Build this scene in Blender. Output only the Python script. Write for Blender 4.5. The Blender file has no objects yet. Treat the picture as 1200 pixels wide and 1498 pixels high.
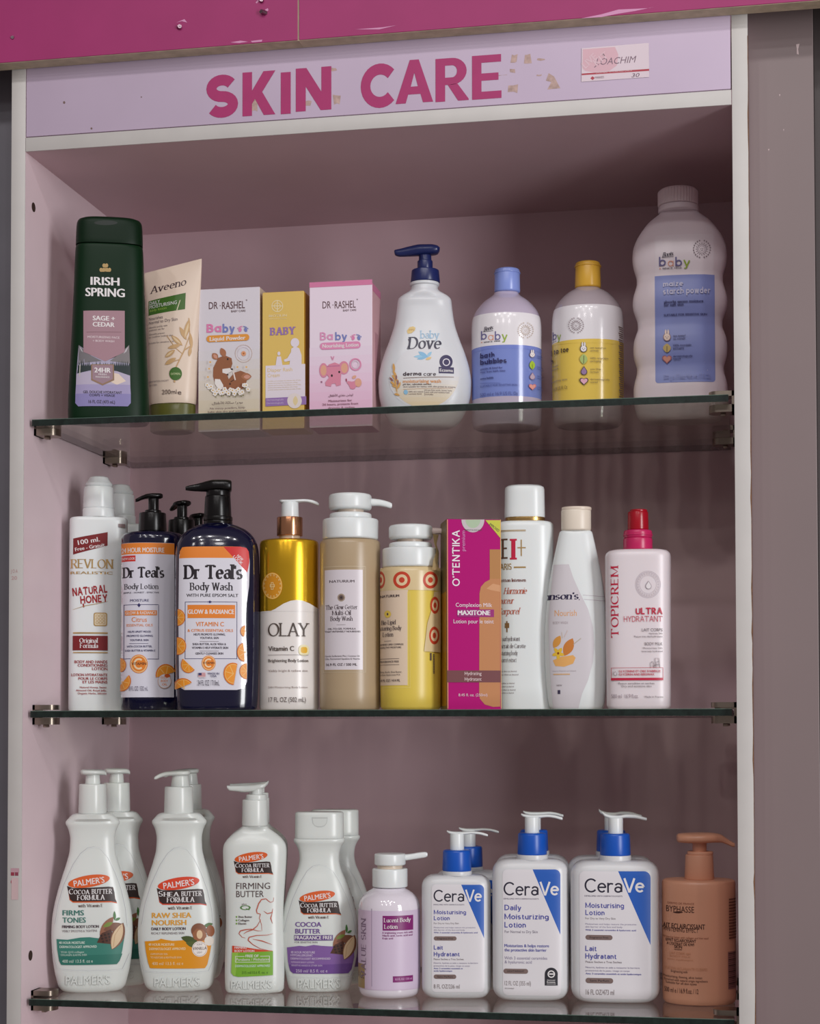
import bpy, bmesh, math, random
from mathutils import Vector, Matrix
from mathutils.geometry import delaunay_2d_cdt

random.seed(7)
PI = math.pi
SC = bpy.context.scene
COL = SC.collection

# ------------------------------------------------------------------ camera
CAM = Vector((0.70758, -1.65387, -0.01215))
YAW, PITCH, ROLL = 0.18929, 0.03261, -0.00174
FPX, PPX, PPY = 2579.64, 595.9, 975.45          # focal length and principal point for a 1200 x 1498 frame
Ry = Matrix(((math.cos(YAW), math.sin(YAW), 0), (-math.sin(YAW), math.cos(YAW), 0), (0, 0, 1)))
Rp = Matrix(((1, 0, 0), (0, math.cos(PITCH), math.sin(PITCH)), (0, -math.sin(PITCH), math.cos(PITCH))))
Rr = Matrix(((math.cos(ROLL), 0, math.sin(ROLL)), (0, 1, 0), (-math.sin(ROLL), 0, math.cos(ROLL))))
RW = Rr @ Rp @ Ry                                  # world -> (right, forward, up)
cd = bpy.data.cameras.new('camera')
cam = bpy.data.objects.new('camera', cd)
COL.objects.link(cam)
right, fwd, up = RW[0], RW[1], RW[2]
M = Matrix((right, up, -fwd)).transposed().to_4x4()
M.translation = CAM
cam.matrix_world = M
cd.sensor_fit = 'VERTICAL'
cd.sensor_height = 36.0
cd.sensor_width = 36.0 * 1200 / 1498
cd.lens = FPX / 1498 * 36.0
cd.shift_x = (600 - PPX) / 1498
cd.shift_y = (PPY - 749) / 1498
cd.clip_start = 0.05
SC.camera = cam

# ------------------------------------------------------------------ view, world, lights
SC.view_settings.view_transform = 'Standard'
SC.view_settings.look = 'None'
SC.view_settings.gamma = 1.0
SC.view_settings.use_curve_mapping = False
SC.view_settings.exposure = -0.1
wd = bpy.data.worlds.new('shop_interior')
SC.world = wd
wd.use_nodes = True
wd.node_tree.nodes['Background'].inputs[0].default_value = (1.0, 0.88, 0.89, 1)
wd.node_tree.nodes['Background'].inputs[1].default_value = 0.22

def area(name, loc, target, sx, sy, power, col, shape='RECTANGLE'):
    l = bpy.data.lights.new(name, 'AREA')
    l.shape = shape; l.size = sx; l.size_y = sy; l.energy = power; l.color = col
    o = bpy.data.objects.new(name, l); COL.objects.link(o)
    o.location = loc
    o.rotation_euler = (Vector(target) - Vector(loc)).to_track_quat('-Z', 'Y').to_euler()
    return o
# shop window to the right of the camera, and two rows of ceiling lamps
area('shop_window_light', (2.66, -2.02, 0.2), (0.35, 0.1, 0.1), 0.62, 1.8, 54, (0.98, 0.985, 1.0))
for i, (x, y) in enumerate(((-0.5, -2.1), (0.05, -2.0), (0.6, -1.9), (1.15, -2.0), (1.7, -2.1), (0.3, -2.9), (1.1, -2.9))):
    area('ceiling_or_fill_lamp', (x, y, 1.95), (x * .6 + .2, -0.1, 0.2), 0.09, 0.09, 4.2, (1.0, 0.97, 0.96), 'DISK')

for x in (-0.7, 0.5, 1.6):                        # added fill lamps, set further back to brighten the shelves frontally
    area('ceiling_or_fill_lamp', (x, -4.3, 1.95), (0.4, 0, 0.15), 0.34, 0.34, 4, (1.0, 0.97, 0.96), 'DISK')

# ------------------------------------------------------------------ materials
def lin(c):
    return tuple(((v / 255) / 12.92 if v <= 10.3 else ((v / 255 + .055) / 1.055) ** 2.4) for v in c)
MATS = {}
def mat(c, rough=.4, metal=0., spec=.5, noise=0., nscale=40., coat=0., trans=0.):
    key = (tuple(c), rough, metal, spec, noise, nscale, coat, trans)
    if key in MATS: return MATS[key]
    m = bpy.data.materials.new('paint')
    m.use_nodes = True
    nt = m.node_tree; b = nt.nodes['Principled BSDF']
    l = lin(c)
    b.inputs['Base Color'].default_value = (*l, 1)
    b.inputs['Roughness'].default_value = rough
    b.inputs['Metallic'].default_value = metal
    b.inputs['Specular IOR Level'].default_value = spec
    b.inputs['Coat Weight'].default_value = coat
    b.inputs['Coat Roughness'].default_value = .04
    if trans:
        b.inputs['Subsurface Weight'].default_value = trans
        b.inputs['Subsurface Radius'].default_value = (.02, .015, .012)
        b.inputs['Subsurface Scale'].default_value = .3
    if noise:
        tc = nt.nodes.new('ShaderNodeTexCoord')
        n = nt.nodes.new('ShaderNodeTexNoise'); n.inputs['Scale'].default_value = nscale
        n.inputs['Detail'].default_value = 6
        r = nt.nodes.new('ShaderNodeValToRGB')
        r.color_ramp.elements[0].position = .3; r.color_ramp.elements[1].position = .7
        r.color_ramp.elements[0].color = (*[v * (1 - noise) for v in l], 1)
        r.color_ramp.elements[1].color = (*[min(1, v * (1 + noise * .5)) for v in l], 1)
        nt.links.new(tc.outputs['Object'], n.inputs['Vector'])
        nt.links.new(n.outputs['Fac'], r.inputs['Fac'])
        nt.links.new(r.outputs['Color'], b.inputs['Base Color'])
    MATS[key] = m
    return m
def ink(*c): return mat(c, .38, spec=.4)

def glass_mat(tint, ior=1.5):
    m = bpy.data.materials.new('glass'); m.use_nodes = True
    nt = m.node_tree; nt.nodes.clear()
    out = nt.nodes.new('ShaderNodeOutputMaterial')
    tr = nt.nodes.new('ShaderNodeBsdfTransparent'); tr.inputs[0].default_value = (*tint, 1)
    gl = nt.nodes.new('ShaderNodeBsdfGlossy'); gl.inputs['Roughness'].default_value = .02
    gl.inputs[0].default_value = (1, 1, 1, 1)
    lw_ = nt.nodes.new('ShaderNodeLayerWeight'); lw_.inputs[0].default_value = .5
    pw = nt.nodes.new('ShaderNodeMath'); pw.operation = 'POWER'; pw.inputs[1].default_value = 5
    fr = nt.nodes.new('ShaderNodeMath'); fr.operation = 'MULTIPLY_ADD'; fr.inputs[1].default_value = .95; fr.inputs[2].default_value = .035
    nt.links.new(lw_.outputs['Facing'], pw.inputs[0]); nt.links.new(pw.outputs[0], fr.inputs[0])
    mx = nt.nodes.new('ShaderNodeMixShader')
    nt.links.new(fr.outputs[0], mx.inputs[0]); nt.links.new(tr.outputs[0], mx.inputs[1]); nt.links.new(gl.outputs[0], mx.inputs[2])
    nt.links.new(mx.outputs[0], out.inputs[0])
    return m

# ------------------------------------------------------------------ object helpers
def link(name, me, parent=None):
    o = bpy.data.objects.new(name, me); COL.objects.link(o)
    if parent is not None: o.parent = parent
    return o
def empty(name, label, cat, loc=(0, 0, 0), rz=0., group=None):
    o = bpy.data.objects.new(name, None); COL.objects.link(o)
    o.empty_display_size = .02
    o.location = loc; o.rotation_euler = (0, 0, rz)
    o['label'] = label; o['category'] = cat
    if group: o['group'] = group
    return o
def bm_mesh(bm, name, mats, smooth=None):
    me = bpy.data.meshes.new(name)
    bm.to_mesh(me); bm.free()
    for m in mats: me.materials.append(m)
    if smooth is not None:
        for p in me.polygons: p.use_smooth = True
        me.set_sharp_from_angle(angle=math.radians(smooth))
    return me
def box_bm(x0, x1, y0, y1, z0, z1, bev=0., bm=None, seg=2):
    bm = bm or bmesh.new()
    r = bmesh.ops.create_cube(bm, size=1)
    for v in r['verts']:
        v.co = Vector(((x0 + x1) / 2 + v.co.x * (x1 - x0), (y0 + y1) / 2 + v.co.y * (y1 - y0), (z0 + z1) / 2 + v.co.z * (z1 - z0)))
    if bev:
        es = set(e for v in r['verts'] for e in v.link_edges)
        bmesh.ops.bevel(bm, geom=list(es), offset=bev, segments=seg, affect='EDGES', profile=.5)
    return bm
def box(name, x0, x1, y0, y1, z0, z1, m, parent=None, bev=0.):
    return link(name, bm_mesh(box_bm(x0, x1, y0, y1, z0, z1, bev), name, [m], 35 if bev else None), parent)
def ray(px, py):
    return RW.transposed() @ Vector(((px - PPX) / FPX, 1, -(py - PPY) / FPX))

# ------------------------------------------------------------------ lettering: a stroke alphabet with a flat or a broad pen
def arc(cx, cy, rx, ry, a0, a1, n=14):
    return [(cx + rx * math.cos(math.radians(a0 + (a1 - a0) * i / n)), cy + ry * math.sin(math.radians(a0 + (a1 - a0) * i / n))) for i in range(n + 1)]
X = .66
def V(x, a=0, b=1): return ('V', x, a, b)
G = {
 'A': (.72, [[(0, 0), (.36, 1)], [(.36, 1), (.72, 0)], [(.14, .34), (.58, .34)]], [(0, 0), (.72, 0)]),
 'B': (.5, [V(0), [(0, 1), (.22, 1)] + arc(.22, .765, .23, .235, 90, -90) + [(0, .53)], [(0, .53), (.24, .53)] + arc(.24, .265, .26, .265, 90, -90) + [(0, 0)]]),
 'C': (.68, [arc(.38, .5, .38, .5, 42, 318, 22)]),
 'D': (.64, [V(0), [(0, 1), (.22, 1)] + arc(.22, .5, .42, .5, 90, -90, 18) + [(0, 0)]]),
 'E': (.5, [V(0), [(0, 1), (.5, 1)], [(0, .52), (.43, .52)], [(0, 0), (.5, 0)]]),
 'F': (.48, [V(0), [(0, 1), (.48, 1)], [(0, .5), (.42, .5)]]),
 'G': (.72, [arc(.38, .5, .38, .5, 42, 335, 22) + [(.72, .46)], [(.72, .46), (.44, .46)]]),
 'H': (.6, [V(0), V(.6), [(0, .52), (.6, .52)]]),
 'I': (0, [V(0)]),
 'J': (.36, [[(.36, 1), (.36, .22)] + arc(.16, .22, .2, .22, 0, -150)]),
 'K': (.58, [V(0), [(.56, 1), (0, .4)], [(.2, .6), (.58, 0)]], [(.56, 1), (.58, 0)]),
 'L': (.48, [V(0), [(0, 0), (.48, 0)]]),
 'M': (.8, [V(0), V(.8), [(0, 1), (.4, .05), (.8, 1)]]),
 'N': (.62, [V(0), V(.62), [(0, 1), (.62, 0)]]),
 'O': (.78, [arc(.39, .5, .39, .5, 0, 360, 30)]),
 'P': (.5, [V(0), [(0, 1), (.22, 1)] + arc(.22, .74, .26, .26, 90, -90) + [(0, .48)]]),
 'Q': (.78, [arc(.39, .5, .39, .5, 0, 360, 30), [(.45, .25), (.75, -.05)]]),
 'R': (.56, [V(0), [(0, 1), (.22, 1)] + arc(.22, .745, .25, .255, 90, -90) + [(0, .49)], [(.24, .49), (.56, 0)]], [(.56, 0)]),
 'S': (.54, [arc(.27, .745, .26, .255, 30, 270, 16) + arc(.27, .245, .27, .245, 90, -150, 16)[1:]]),
 'T': (.7, [V(.35), [(0, 1), (.7, 1)], [(0, 1), (0, .86)], [(.7, 1), (.7, .86)]]),
 'U': (.6, [[(0, 1), (0, .3)] + arc(.3, .3, .3, .3, 180, 360) + [(.6, 1)]], [(0, 1), (.6, 1)]),
 'V': (.66, [[(0, 1), (.33, 0)], [(.33, 0), (.66, 1)]], [(0, 1), (.66, 1)]),
 'W': (.96, [[(0, 1), (.24, 0)], [(.24, 0), (.48, 1)], [(.48, 1), (.72, 0)], [(.72, 0), (.96, 1)]], [(0, 1), (.96, 1)]),
 'X': (.62, [[(0, 1), (.62, 0)], [(0, 0), (.62, 1)]]),
 'Y': (.62, [[(0, 1), (.31, .48)], [(.62, 1), (.31, .48)], [(.31, .48), (.31, 0)]], [(.31, 0), (0, 1), (.62, 1)]),
 'Z': (.56, [[(0, 1), (.56, 1)], [(.56, 1), (0, 0)], [(0, 0), (.56, 0)]]),
 'a': (.42, [[(.03, .53)] + arc(.22, .46, .2, .2, 150, 0, 10) + [(.42, 0)], arc(.2, .19, .2, .19, 0, 360, 18)]),
 '\u0251': (.48, [V(.48, 0, X), arc(.24, .33, .24, .33, 0, 360, 22)]),
 'b': (.48, [V(0, 0, 1.05), arc(.24, .33, .24, .33, 0, 360, 22)]),
 'c': (.44, [arc(.26, .33, .26, .33, 45, 315, 18)]),
 'd': (.48, [V(.48, 0, 1.05), arc(.24, .33, .24, .33, 0, 360, 22)]),
 'e': (.48, [[(.02, .36), (.48, .36)] + arc(.24, .33, .24, .33, 6, 318, 20)]),
 'f': (.3, [[(.12, 0), (.12, .8)] + arc(.3, .8, .18, .23, 180, 60, 8), [(0, X), (.3, X)]], [(.12, 0)]),
 'g': (.48, [arc(.24, .33, .24, .33, 0, 360, 22), [(.48, X), (.48, -.08)] + arc(.25, -.08, .23, .2, 0, -150, 10)]),
 'h': (.44, [V(0, 0, 1.05), arc(.22, .42, .22, .24, 180, 0, 10) + [(.44, 0)]], [(.44, 0)]),
 'i': (0, [V(0, 0, X), [(0, .88), (0, .98)]]),
 'j': (.1, [[(.1, X), (.1, -.1)] + arc(-.05, -.1, .15, .15, 0, -90, 6), [(.1, .88), (.1, .98)]]),
 'k': (.44, [V(0, 0, 1.05), [(.42, X), (0, .25)], [(.14, .38), (.44, 0)]], [(.44, 0)]),
 'l': (0, [V(0, 0, 1.05)]),
 'm': (.72, [V(0, 0, X), arc(.18, .45, .18, .21, 180, 0, 10) + [(.36, 0)], arc(.54, .45, .18, .21, 180, 0, 10) + [(.72, 0)]], [(.36, 0), (.72, 0)]),
 'n': (.42, [V(0, 0, X), arc(.21, .42, .21, .24, 180, 0, 10) + [(.42, 0)]], [(.42, 0)]),
 'o': (.5, [arc(.25, .33, .25, .33, 0, 360, 22)]),
 'p': (.48, [V(0, -.3, X), arc(.24, .33, .24, .33, 0, 360, 22)]),
 'r': (.3, [V(0, 0, X), arc(.2, .42, .2, .24, 180, 50, 8)]),
 's': (.36, [arc(.18, .49, .17, .17, 35, 270, 12) + arc(.18, .16, .18, .16, 90, -150, 12)[1:]]),
 't': (.28, [[(.12, .88), (.12, .15)] + arc(.26, .15, .14, .15, 180, 300, 8), [(0, X), (.28, X)]]),
 'u': (.42, [[(0, X), (0, .24)] + arc(.21, .24, .21, .24, 180, 360, 10), V(.42, 0, X)]),
 'v': (.46, [[(0, X), (.23, 0)], [(.23, 0), (.46, X)]], [(0, X), (.46, X)]),
 'w': (.72, [[(0, X), (.18, 0)], [(.18, 0), (.36, X)], [(.36, X), (.54, 0)], [(.54, 0), (.72, X)]], [(0, X), (.72, X)]),
 'x': (.44, [[(0, X), (.44, 0)], [(0, 0), (.44, X)]]),
 'y': (.46, [[(0, X), (.23, 0)], [(.46, X), (.16, -.28), (0, -.28)]], [(0, X), (.46, X)]),
 'z': (.4, [[(0, X), (.4, X)], [(.4, X), (0, 0)], [(0, 0), (.4, 0)]]),
 "'": (0, [[(0, 1.02), (0, .75)]]), '-': (.26, [[(0, .33), (.26, .33)]]), '.': (0, [[(0, 0), (0, .06)]]),
 '+': (.5, [[(.25, .1), (.25, .75)], [(0, .42), (.5, .42)]]), ' ': (.1, []),
}
def stroke_text(s, w=.14, serif=False, gap=.1):
    """verts / faces of a line of lettering, baseline z = 0, capitals 1 high"""
    vs, fs = [], []
    lay = [0]
    th = max(w * .4, .065) if serif else w
    def width(dx, dz):
        if not serif: return w
        a = math.atan2(dz, dx)
        return max(th, w * abs(math.sin(a - math.radians(16))) * 1.04)
    def strip(pts, butt=False):
        n = len(pts)
        closed = math.hypot(pts[0][0] - pts[-1][0], pts[0][1] - pts[-1][1]) < 1e-4
        base = len(vs); lay[0] += 1
        for i, (x, z) in enumerate(pts):
            a = pts[i - 1] if i else (pts[-2] if closed else pts[0])
            b = pts[i + 1] if i < n - 1 else (pts[1] if closed else pts[-1])
            dx, dz = b[0] - a[0], b[1] - a[1]
            l = math.hypot(dx, dz) or 1
            dx, dz = dx / l, dz / l
            h = width(dx, dz) / 2
            vs.append((x - dz * h, z + dx * h, lay[0])); vs.append((x + dz * h, z - dx * h, lay[0]))
        for i in range(n - 1):
            k = base + 2 * i
            fs.append((k, k + 1, k + 3, k + 2))
    pen = 0
    for ch in s:
        g = G.get(ch) or G.get(ch.upper()) or G[' ']
        wd_, strokes = g[0], g[1]
        ends = g[2] if len(g) > 2 else []
        X0 = pen + w / 2
        fz = lambda z: th / 2 + z * (1 - th) if z >= 0 else th / 2 + z
        for st in strokes:
            if st[0] == 'V':
                st = [(st[1], st[2]), (st[1], st[3])]
                ends = list(ends) + st
                strip([(X0 + x, fz(z) + (th / 2 if i else -th / 2)) for i, (x, z) in enumerate(st)])
                continue
            pts = [(X0 + x, fz(z)) for x, z in st]
            if len(st) == 2 and abs(st[0][1] - st[1][1]) > .3:     # let diagonals reach the line
                pts = []
                for (x, z), (xo, zo) in ((st[0], st[1]), (st[1], st[0])):
                    e = th / 2 if z > zo else -th / 2
                    pts.append((X0 + x, fz(z) + (e if z in (0, 1, X) else 0)))
            strip(pts)
        if serif:
            for (x, z) in ends:
                hw = w * .5 + .075
                zz = fz(z)
                b0 = len(vs); lay[0] += 1; q = lay[0]
                vs.extend([(X0 + x - hw, zz - th / 2, q), (X0 + x + hw, zz - th / 2, q), (X0 + x + hw, zz + th / 2, q), (X0 + x - hw, zz + th / 2, q)])
                fs.append((b0, b0 + 1, b0 + 2, b0 + 3))
        pen += wd_ + w + (gap if ch != ' ' else .1)
        lay[0] = lay[0] % 12
    return vs, fs
TXT = {}
def font_text(s, bold=0.):
    key = (s, bold)
    if key in TXT: return TXT[key]
    c = bpy.data.curves.new('lettering', 'FONT'); c.body = s; c.size = 1; c.resolution_u = 3
    o = bpy.data.objects.new('lettering', c); COL.objects.link(o)
    dg = bpy.context.evaluated_depsgraph_get(); dg.update()
    me = bpy.data.meshes.new_from_object(o.evaluated_get(dg))
    vs = [(v.co.x, v.co.y, 0) for v in me.vertices]; fs = [tuple(p.vertices) for p in me.polygons]
    if bold:                                       # a heavier weight: the same line printed three times, a hair apart
        n = len(vs)
        fs = [tuple(i + k * n for i in f) for k in range(3) for f in fs]
        vs = [(x + (k - 1) * bold, y + (.3 * bold if k == 1 else 0), k) for k in range(3) for x, y, _ in vs]
    bpy.data.objects.remove(o); bpy.data.curves.remove(c); bpy.data.meshes.remove(me)
    TXT[key] = (vs, fs)
    return TXT[key]
CAPH = max(v[1] for v in font_text('H')[0])

# ------------------------------------------------------------------ goods: a thing standing on a shelf, measured in one reading frame
def pchip(xs, ys, q):
    n = len(xs)
    h = [xs[i + 1] - xs[i] for i in range(n - 1)]
    d = [(ys[i + 1] - ys[i]) / h[i] if h[i] else 0 for i in range(n - 1)]
    m = [0] * n
    for i in range(1, n - 1):
        m[i] = 0 if d[i - 1] * d[i] <= 0 else 2 * d[i - 1] * d[i] / (d[i - 1] + d[i])
    m[0], m[-1] = d[0], d[-1]
    if q <= xs[0]: return ys[0]
    if q >= xs[-1]: return ys[-1]
    for i in range(n - 1):
        if q <= xs[i + 1]: break
    t = (q - xs[i]) / h[i]
    return ((1 + 2 * t) * (1 - t) ** 2 * ys[i] + t * (1 - t) ** 2 * h[i] * m[i] + t * t * (3 - 2 * t) * ys[i + 1] + t * t * (t - 1) * h[i] * m[i + 1])

def ring_pts(a, b, n, N=72):
    out = []
    for i in range(N):
        t = 2 * PI * i / N
        c, s = math.cos(t), math.sin(t)
        out.append((a * math.copysign(abs(c) ** (2 / n), c), b * math.copysign(abs(s) ** (2 / n), s)))
    return out
def loft_bm(secs, N=72, bm=None, fmat=None):
    """secs: (z, cx, cy, a, b, n) from bottom to top"""
    bm = bm or bmesh.new()
    rings = []
    for z, cx, cy, a, b, n in secs:
        rings.append([bm.verts.new((cx + x, cy + y, z)) for x, y in ring_pts(a, b, n, N)])
    for r0, r1 in zip(rings, rings[1:]):
        zc = (r0[0].co.z + r1[0].co.z) / 2
        for i in range(N):
            f = bm.faces.new((r0[i], r0[(i + 1) % N], r1[(i + 1) % N], r1[i]))
            if fmat: f.material_index = fmat(zc)
    f = bm.faces.new(list(reversed(rings[0])))
    if fmat: f.material_index = fmat(secs[0][0])
    f = bm.faces.new(rings[-1])
    if fmat: f.material_index = fmat(secs[-1][0])
    return bm

class Thing:
    base = None
    def __init__(s, name, label, cat, fr, xa, Yc, zs, ybase, rot=None, group=None):
        s.ox, s.oy, s.s = fr
        s.zs = zs
        px = s.ox + xa / s.s; py = s.oy + ybase / s.s
        r = ray(px, py)
        t = (Yc - CAM.y) / r.y
        Xw = CAM.x + r.x * t
        s.face = math.atan2(CAM.x - Xw, Yc - CAM.y)
        s.rot = s.face if rot is None else rot
        s.xa = xa
        s.root = empty(name, label, cat, (Xw, Yc, zs), s.rot, group)
        s.inv = (Matrix.Translation((Xw, Yc, zs)) @ Matrix.Rotation(s.rot, 4, 'Z')).inverted()
        s.camL = s.inv @ CAM
        s.surf = None; s.warp = None
        s.parts = []
        s.lab = None
    def loc(s, x, y, yl=0.):
        d = s.inv.to_3x3() @ ray(s.ox + x / s.s, s.oy + y / s.s)
        t = (yl - s.camL.y) / d.y
        p = s.camL + d * t
        return p.x, p.z
    def z(s, y): return s.loc(s.xa, y)[1]
    def hw(s, xl, xr, y): return (s.loc(xr, y)[0] - s.loc(xl, y)[0]) / 2
    def cx(s, xl, xr, y): return (s.loc(xr, y)[0] + s.loc(xl, y)[0]) / 2
    def add(s, name, me, parent=None):
        o = link(name, me, parent or s.root); s.parts.append(o); return o
    def body(s, prof, m, ratio=.6, n=2.4, name='body', sub=4, bands=(), sharp=38, floor=True, centred=True, surf=True, parent=None, rb=0.0, warp=None, N=72):
        """prof: (y, xl, xr[, ratio, n]) from the bottom up"""
        P = []
        for e in prof:
            y, xl, xr = e[:3]
            c = 0. if centred else s.cx(xl, xr, y)
            P.append([s.z(y), c, s.hw(xl, xr, y), e[3] if len(e) > 3 else ratio, e[4] if len(e) > 4 else n])
        if floor:
            z0 = P[0][0]; zt = P[-1][0]                    # keep the base on the shelf
            for p in P: p[0] = (p[0] - z0) * zt / (zt - z0)
        zs_ = [p[0] for p in P]
        def ev(z):
            return [pchip(zs_, [p[k] for p in P], z) for k in (1, 2, 3, 4)]
        q = set()
        for a, b in zip(zs_, zs_[1:]):
            k = max(1, min(sub, int(abs(b - a) / .0015)))
            for i in range(k): q.add(a + (b - a) * i / k)
        q.add(zs_[-1])
        bz = []
        for yt, yb, bmx in bands:
            a, b = (s.z(yb) if yb is not None else -1), (s.z(yt) if yt is not None else 9)
            bz.append((a, b, bmx))
            for v in (a, b):
                if zs_[0] < v < zs_[-1]: q.add(v)
        secs = []
        for z in sorted(q):
            c, a, r, nn = ev(z)
            secs.append((z, c, 0, a, a * r, nn))
        mats = [m] + [b[2] for b in bz]
        def fm(z):
            for i, (a, b, _) in enumerate(bz):
                if a < z < b: return i + 1
            return 0
        bm = loft_bm(secs, N, fmat=fm)
        if rb:
            pass
        if warp:
            for v in bm.verts: v.co.z += warp(v.co.x, v.co.z)
        me = bm_mesh(bm, name, mats, sharp)
        o = s.add(name, me, parent)
        if surf:
            s.ev = ev; s.zr = (zs_[0], zs_[-1]); s.warp = warp; s.rings = sorted(q)
            def sf(x, z):
                c, a, r, nn = ev(max(zs_[0], min(zs_[-1], z)))
                t = min(.9995, abs((x - c) / a))
                return -a * r * (1 - t ** nn) ** (1 / nn)
            s.surf = sf
            s.flat = False
        return o
    def carton(s, xl, xr, yt, yb, depth, m, mside, mtop):
        """a folded box whose front panel is read in the frame"""
        x0, z0 = s.loc(xl, yb); x1, z1 = s.loc(xr, yt)
        w = x1 - x0; H = z1
        xc = (x0 + x1) / 2
        bm = box_bm(xc - w / 2, xc + w / 2, 0, depth, 0, H, .0006)
        for f in bm.faces:
            nrm = f.normal
            f.material_index = 0 if nrm.y < -.7 else (2 if abs(nrm.z) > .7 else 1)
        me = bm_mesh(bm, 'carton_body', [m, mside, mtop])
        s.add('carton_body', me)
        s.box = (xc - w / 2, xc + w / 2, depth, H)
        # closed tuck flap: a thin seam line along the top
        b2 = box_bm(xc - w / 2 + .0008, xc + w / 2 - .0008, .0012, depth - .0012, H, H + .0005)
        s.add('tuck_flap', bm_mesh(b2, 'tuck_flap', [mtop]))
        s.surf = lambda x, z: 0.0
        s.ev = lambda z: [xc, w / 2, 1, 2]
        s.zr = (0, H)
        s.flat = True
    # ---- printing -------------------------------------------------------
    def start(s):
        s.lab = {'v': [], 'f': [], 'm': [], 'mats': []}; s.layer = 0
    def sloc(s, x, y):
        yl = s.surf(0, .05)
        for _ in range(5):
            X_, Z_ = s.loc(x, y, yl)
            yl = s.surf(X_, Z_)
        return X_, Z_
    def put(s, vs, fs, m, cut=True, lift=None):
        """flat shape in (x, z) laid on the front surface"""
        if s.lab is None: s.start()
        bm = bmesh.new()
        bv = [bm.verts.new((v[0], v[2] if len(v) > 2 else 0, v[1])) for v in vs]
        for f in fs:
            if len(set(f)) < 3: continue
            try: bm.faces.new([bv[i] for i in f])
            except ValueError: pass
        if not bm.faces: bm.free(); return
        if any(len(f.verts) > 4 for f in bm.faces):
            bmesh.ops.triangulate(bm, faces=[f for f in bm.faces if len(f.verts) > 4], ngon_method='EAR_CLIP')
        xs = [v[0] for v in vs]; zz = [v[1] for v in vs]
        x0, x1, z0, z1 = min(xs), max(xs), min(zz), max(zz)
        if not s.flat:
            c, a, r, nn = s.ev((z0 + z1) / 2)
            def cutp(co, no, **k):
                bmesh.ops.bisect_plane(bm, geom=bm.verts[:] + bm.edges[:] + bm.faces[:], plane_co=co, plane_no=no, **k)
            amax = max(s.ev(z0 + (z1 - z0) * i / 6)[1] for i in range(7))
            if x1 > c + amax * .985: cutp((c + amax * .985, 0, 0), (1, 0, 0), clear_outer=True)
            if x0 < c - amax * .985: cutp((c - amax * .985, 0, 0), (-1, 0, 0), clear_outer=True)
            if cut:
                if x1 - x0 > .003:
                    K = 22
                    for i in range(1, 2 * K):
                        xx = c - amax * math.cos(PI * i / (2 * K))
                        if x0 < xx < x1: cutp((xx, 0, 0), (1, 0, 0))
            if z1 - z0 > .0012:
                for zr in s.rings:
                    if z0 + .0002 < zr < z1 - .0002: cutp((0, 0, zr), (0, 0, 1))
        s.layer += 1
        e0 = (.00022 if s.base is None else s.base) + s.layer * .00002 if lift is None else lift
        L = s.lab
        if m not in L['mats']: L['mats'].append(m)
        mi = L['mats'].index(m)
        base = len(L['v'])
        bm.verts.index_update()
        for v in bm.verts:
            x, z = v.co.x, v.co.z
            e = e0 + v.co.y * 1.2e-5
            if s.flat:
                L['v'].append((x, -e, z))
            else:
                y = s.surf(x, z)
                h = .0008
                gx = (s.surf(x + h, z) - s.surf(x - h, z)) / (2 * h); gz = (s.surf(x, z + h) - s.surf(x, z - h)) / (2 * h)
                gx = max(-12, min(12, gx)); gz = max(-2, min(2, gz))
                nv = Vector((gx, -1, gz)).normalized()
                wz = s.warp(x, z) if s.warp else 0
                L['v'].append((x + nv.x * e, y + nv.y * e, z + nv.z * e + wz))
        for f in bm.faces:
            ids = [base + v.index for v in f.verts]
            f.normal_update()
            if f.normal.y > 0: ids.reverse()
            L['f'].append(ids); L['m'].append(mi)
        bm.free()
    def flush(s, name='label', parent=None, label=None):
        L = s.lab
        if not L or not L['f']: return
        me = bpy.data.meshes.new(name)
        me.from_pydata(L['v'], [], L['f'])
        for m in L['mats']: me.materials.append(m)
        me.polygons.foreach_set('material_index', L['m'])
        for p in me.polygons: p.use_smooth = True
        me.update()
        o = s.add(name, me, parent)
        if label: o['label'] = label
        s.lab = None
        return o
    def T(s, t, x0, x1, y, cap, m, font='g', rot=0, shear=0., w=.15, gap=.1, bold=.02, cut=None):
        if font == 'g': vs, fs = font_text(t)
        elif font == 'b': vs, fs = font_text(t, bold)
        elif font == 'k': vs, fs = stroke_text(t, w, False, gap)
        else: vs, fs = stroke_text(t, w, True, gap)
        if not vs: return
        ch = CAPH if font in 'gb' else 1.
        mn = min(v[0] for v in vs); mx = max(v[0] for v in vs)
        A = s.sloc(x0, y)
        a = math.radians(rot)
        if abs(rot) > 45:
            Bz = s.sloc(x0, x1)[1]; Wd = abs(Bz - A[1])
            c1 = s.sloc(x0 - cap, y)[0]; hh = abs(A[0] - c1)
        else:
            Wd = (s.sloc(x1, y)[0] - A[0]) / math.cos(a)
            hh = s.sloc(x0, y - cap)[1] - A[1]
        kx = Wd / (mx - mn); kz = hh / ch
        out = []
        for vx, vz, lv in vs:
            u = (vx - mn) * kx + shear * vz * kz; v = vz * kz
            out.append((A[0] + u * math.cos(a) - v * math.sin(a), A[1] + u * math.sin(a) + v * math.cos(a), lv))
        s.put(out, fs, m, cut=(hh > .004) if cut is None else cut)
    def P(s, pts, m, cut=True, lift=None):
        s.poly([s.sloc(x, y) for x, y in pts], m, cut, lift)
    def poly(s, q, m, cut=True, lift=None):
        r = delaunay_2d_cdt([Vector(v) * 100 for v in q], [], [list(range(len(q)))], 1, 1e-6)
        s.put([(v.x / 100, v.y / 100) for v in r[0]], [tuple(f) for f in r[2]], m, cut, lift)
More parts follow.
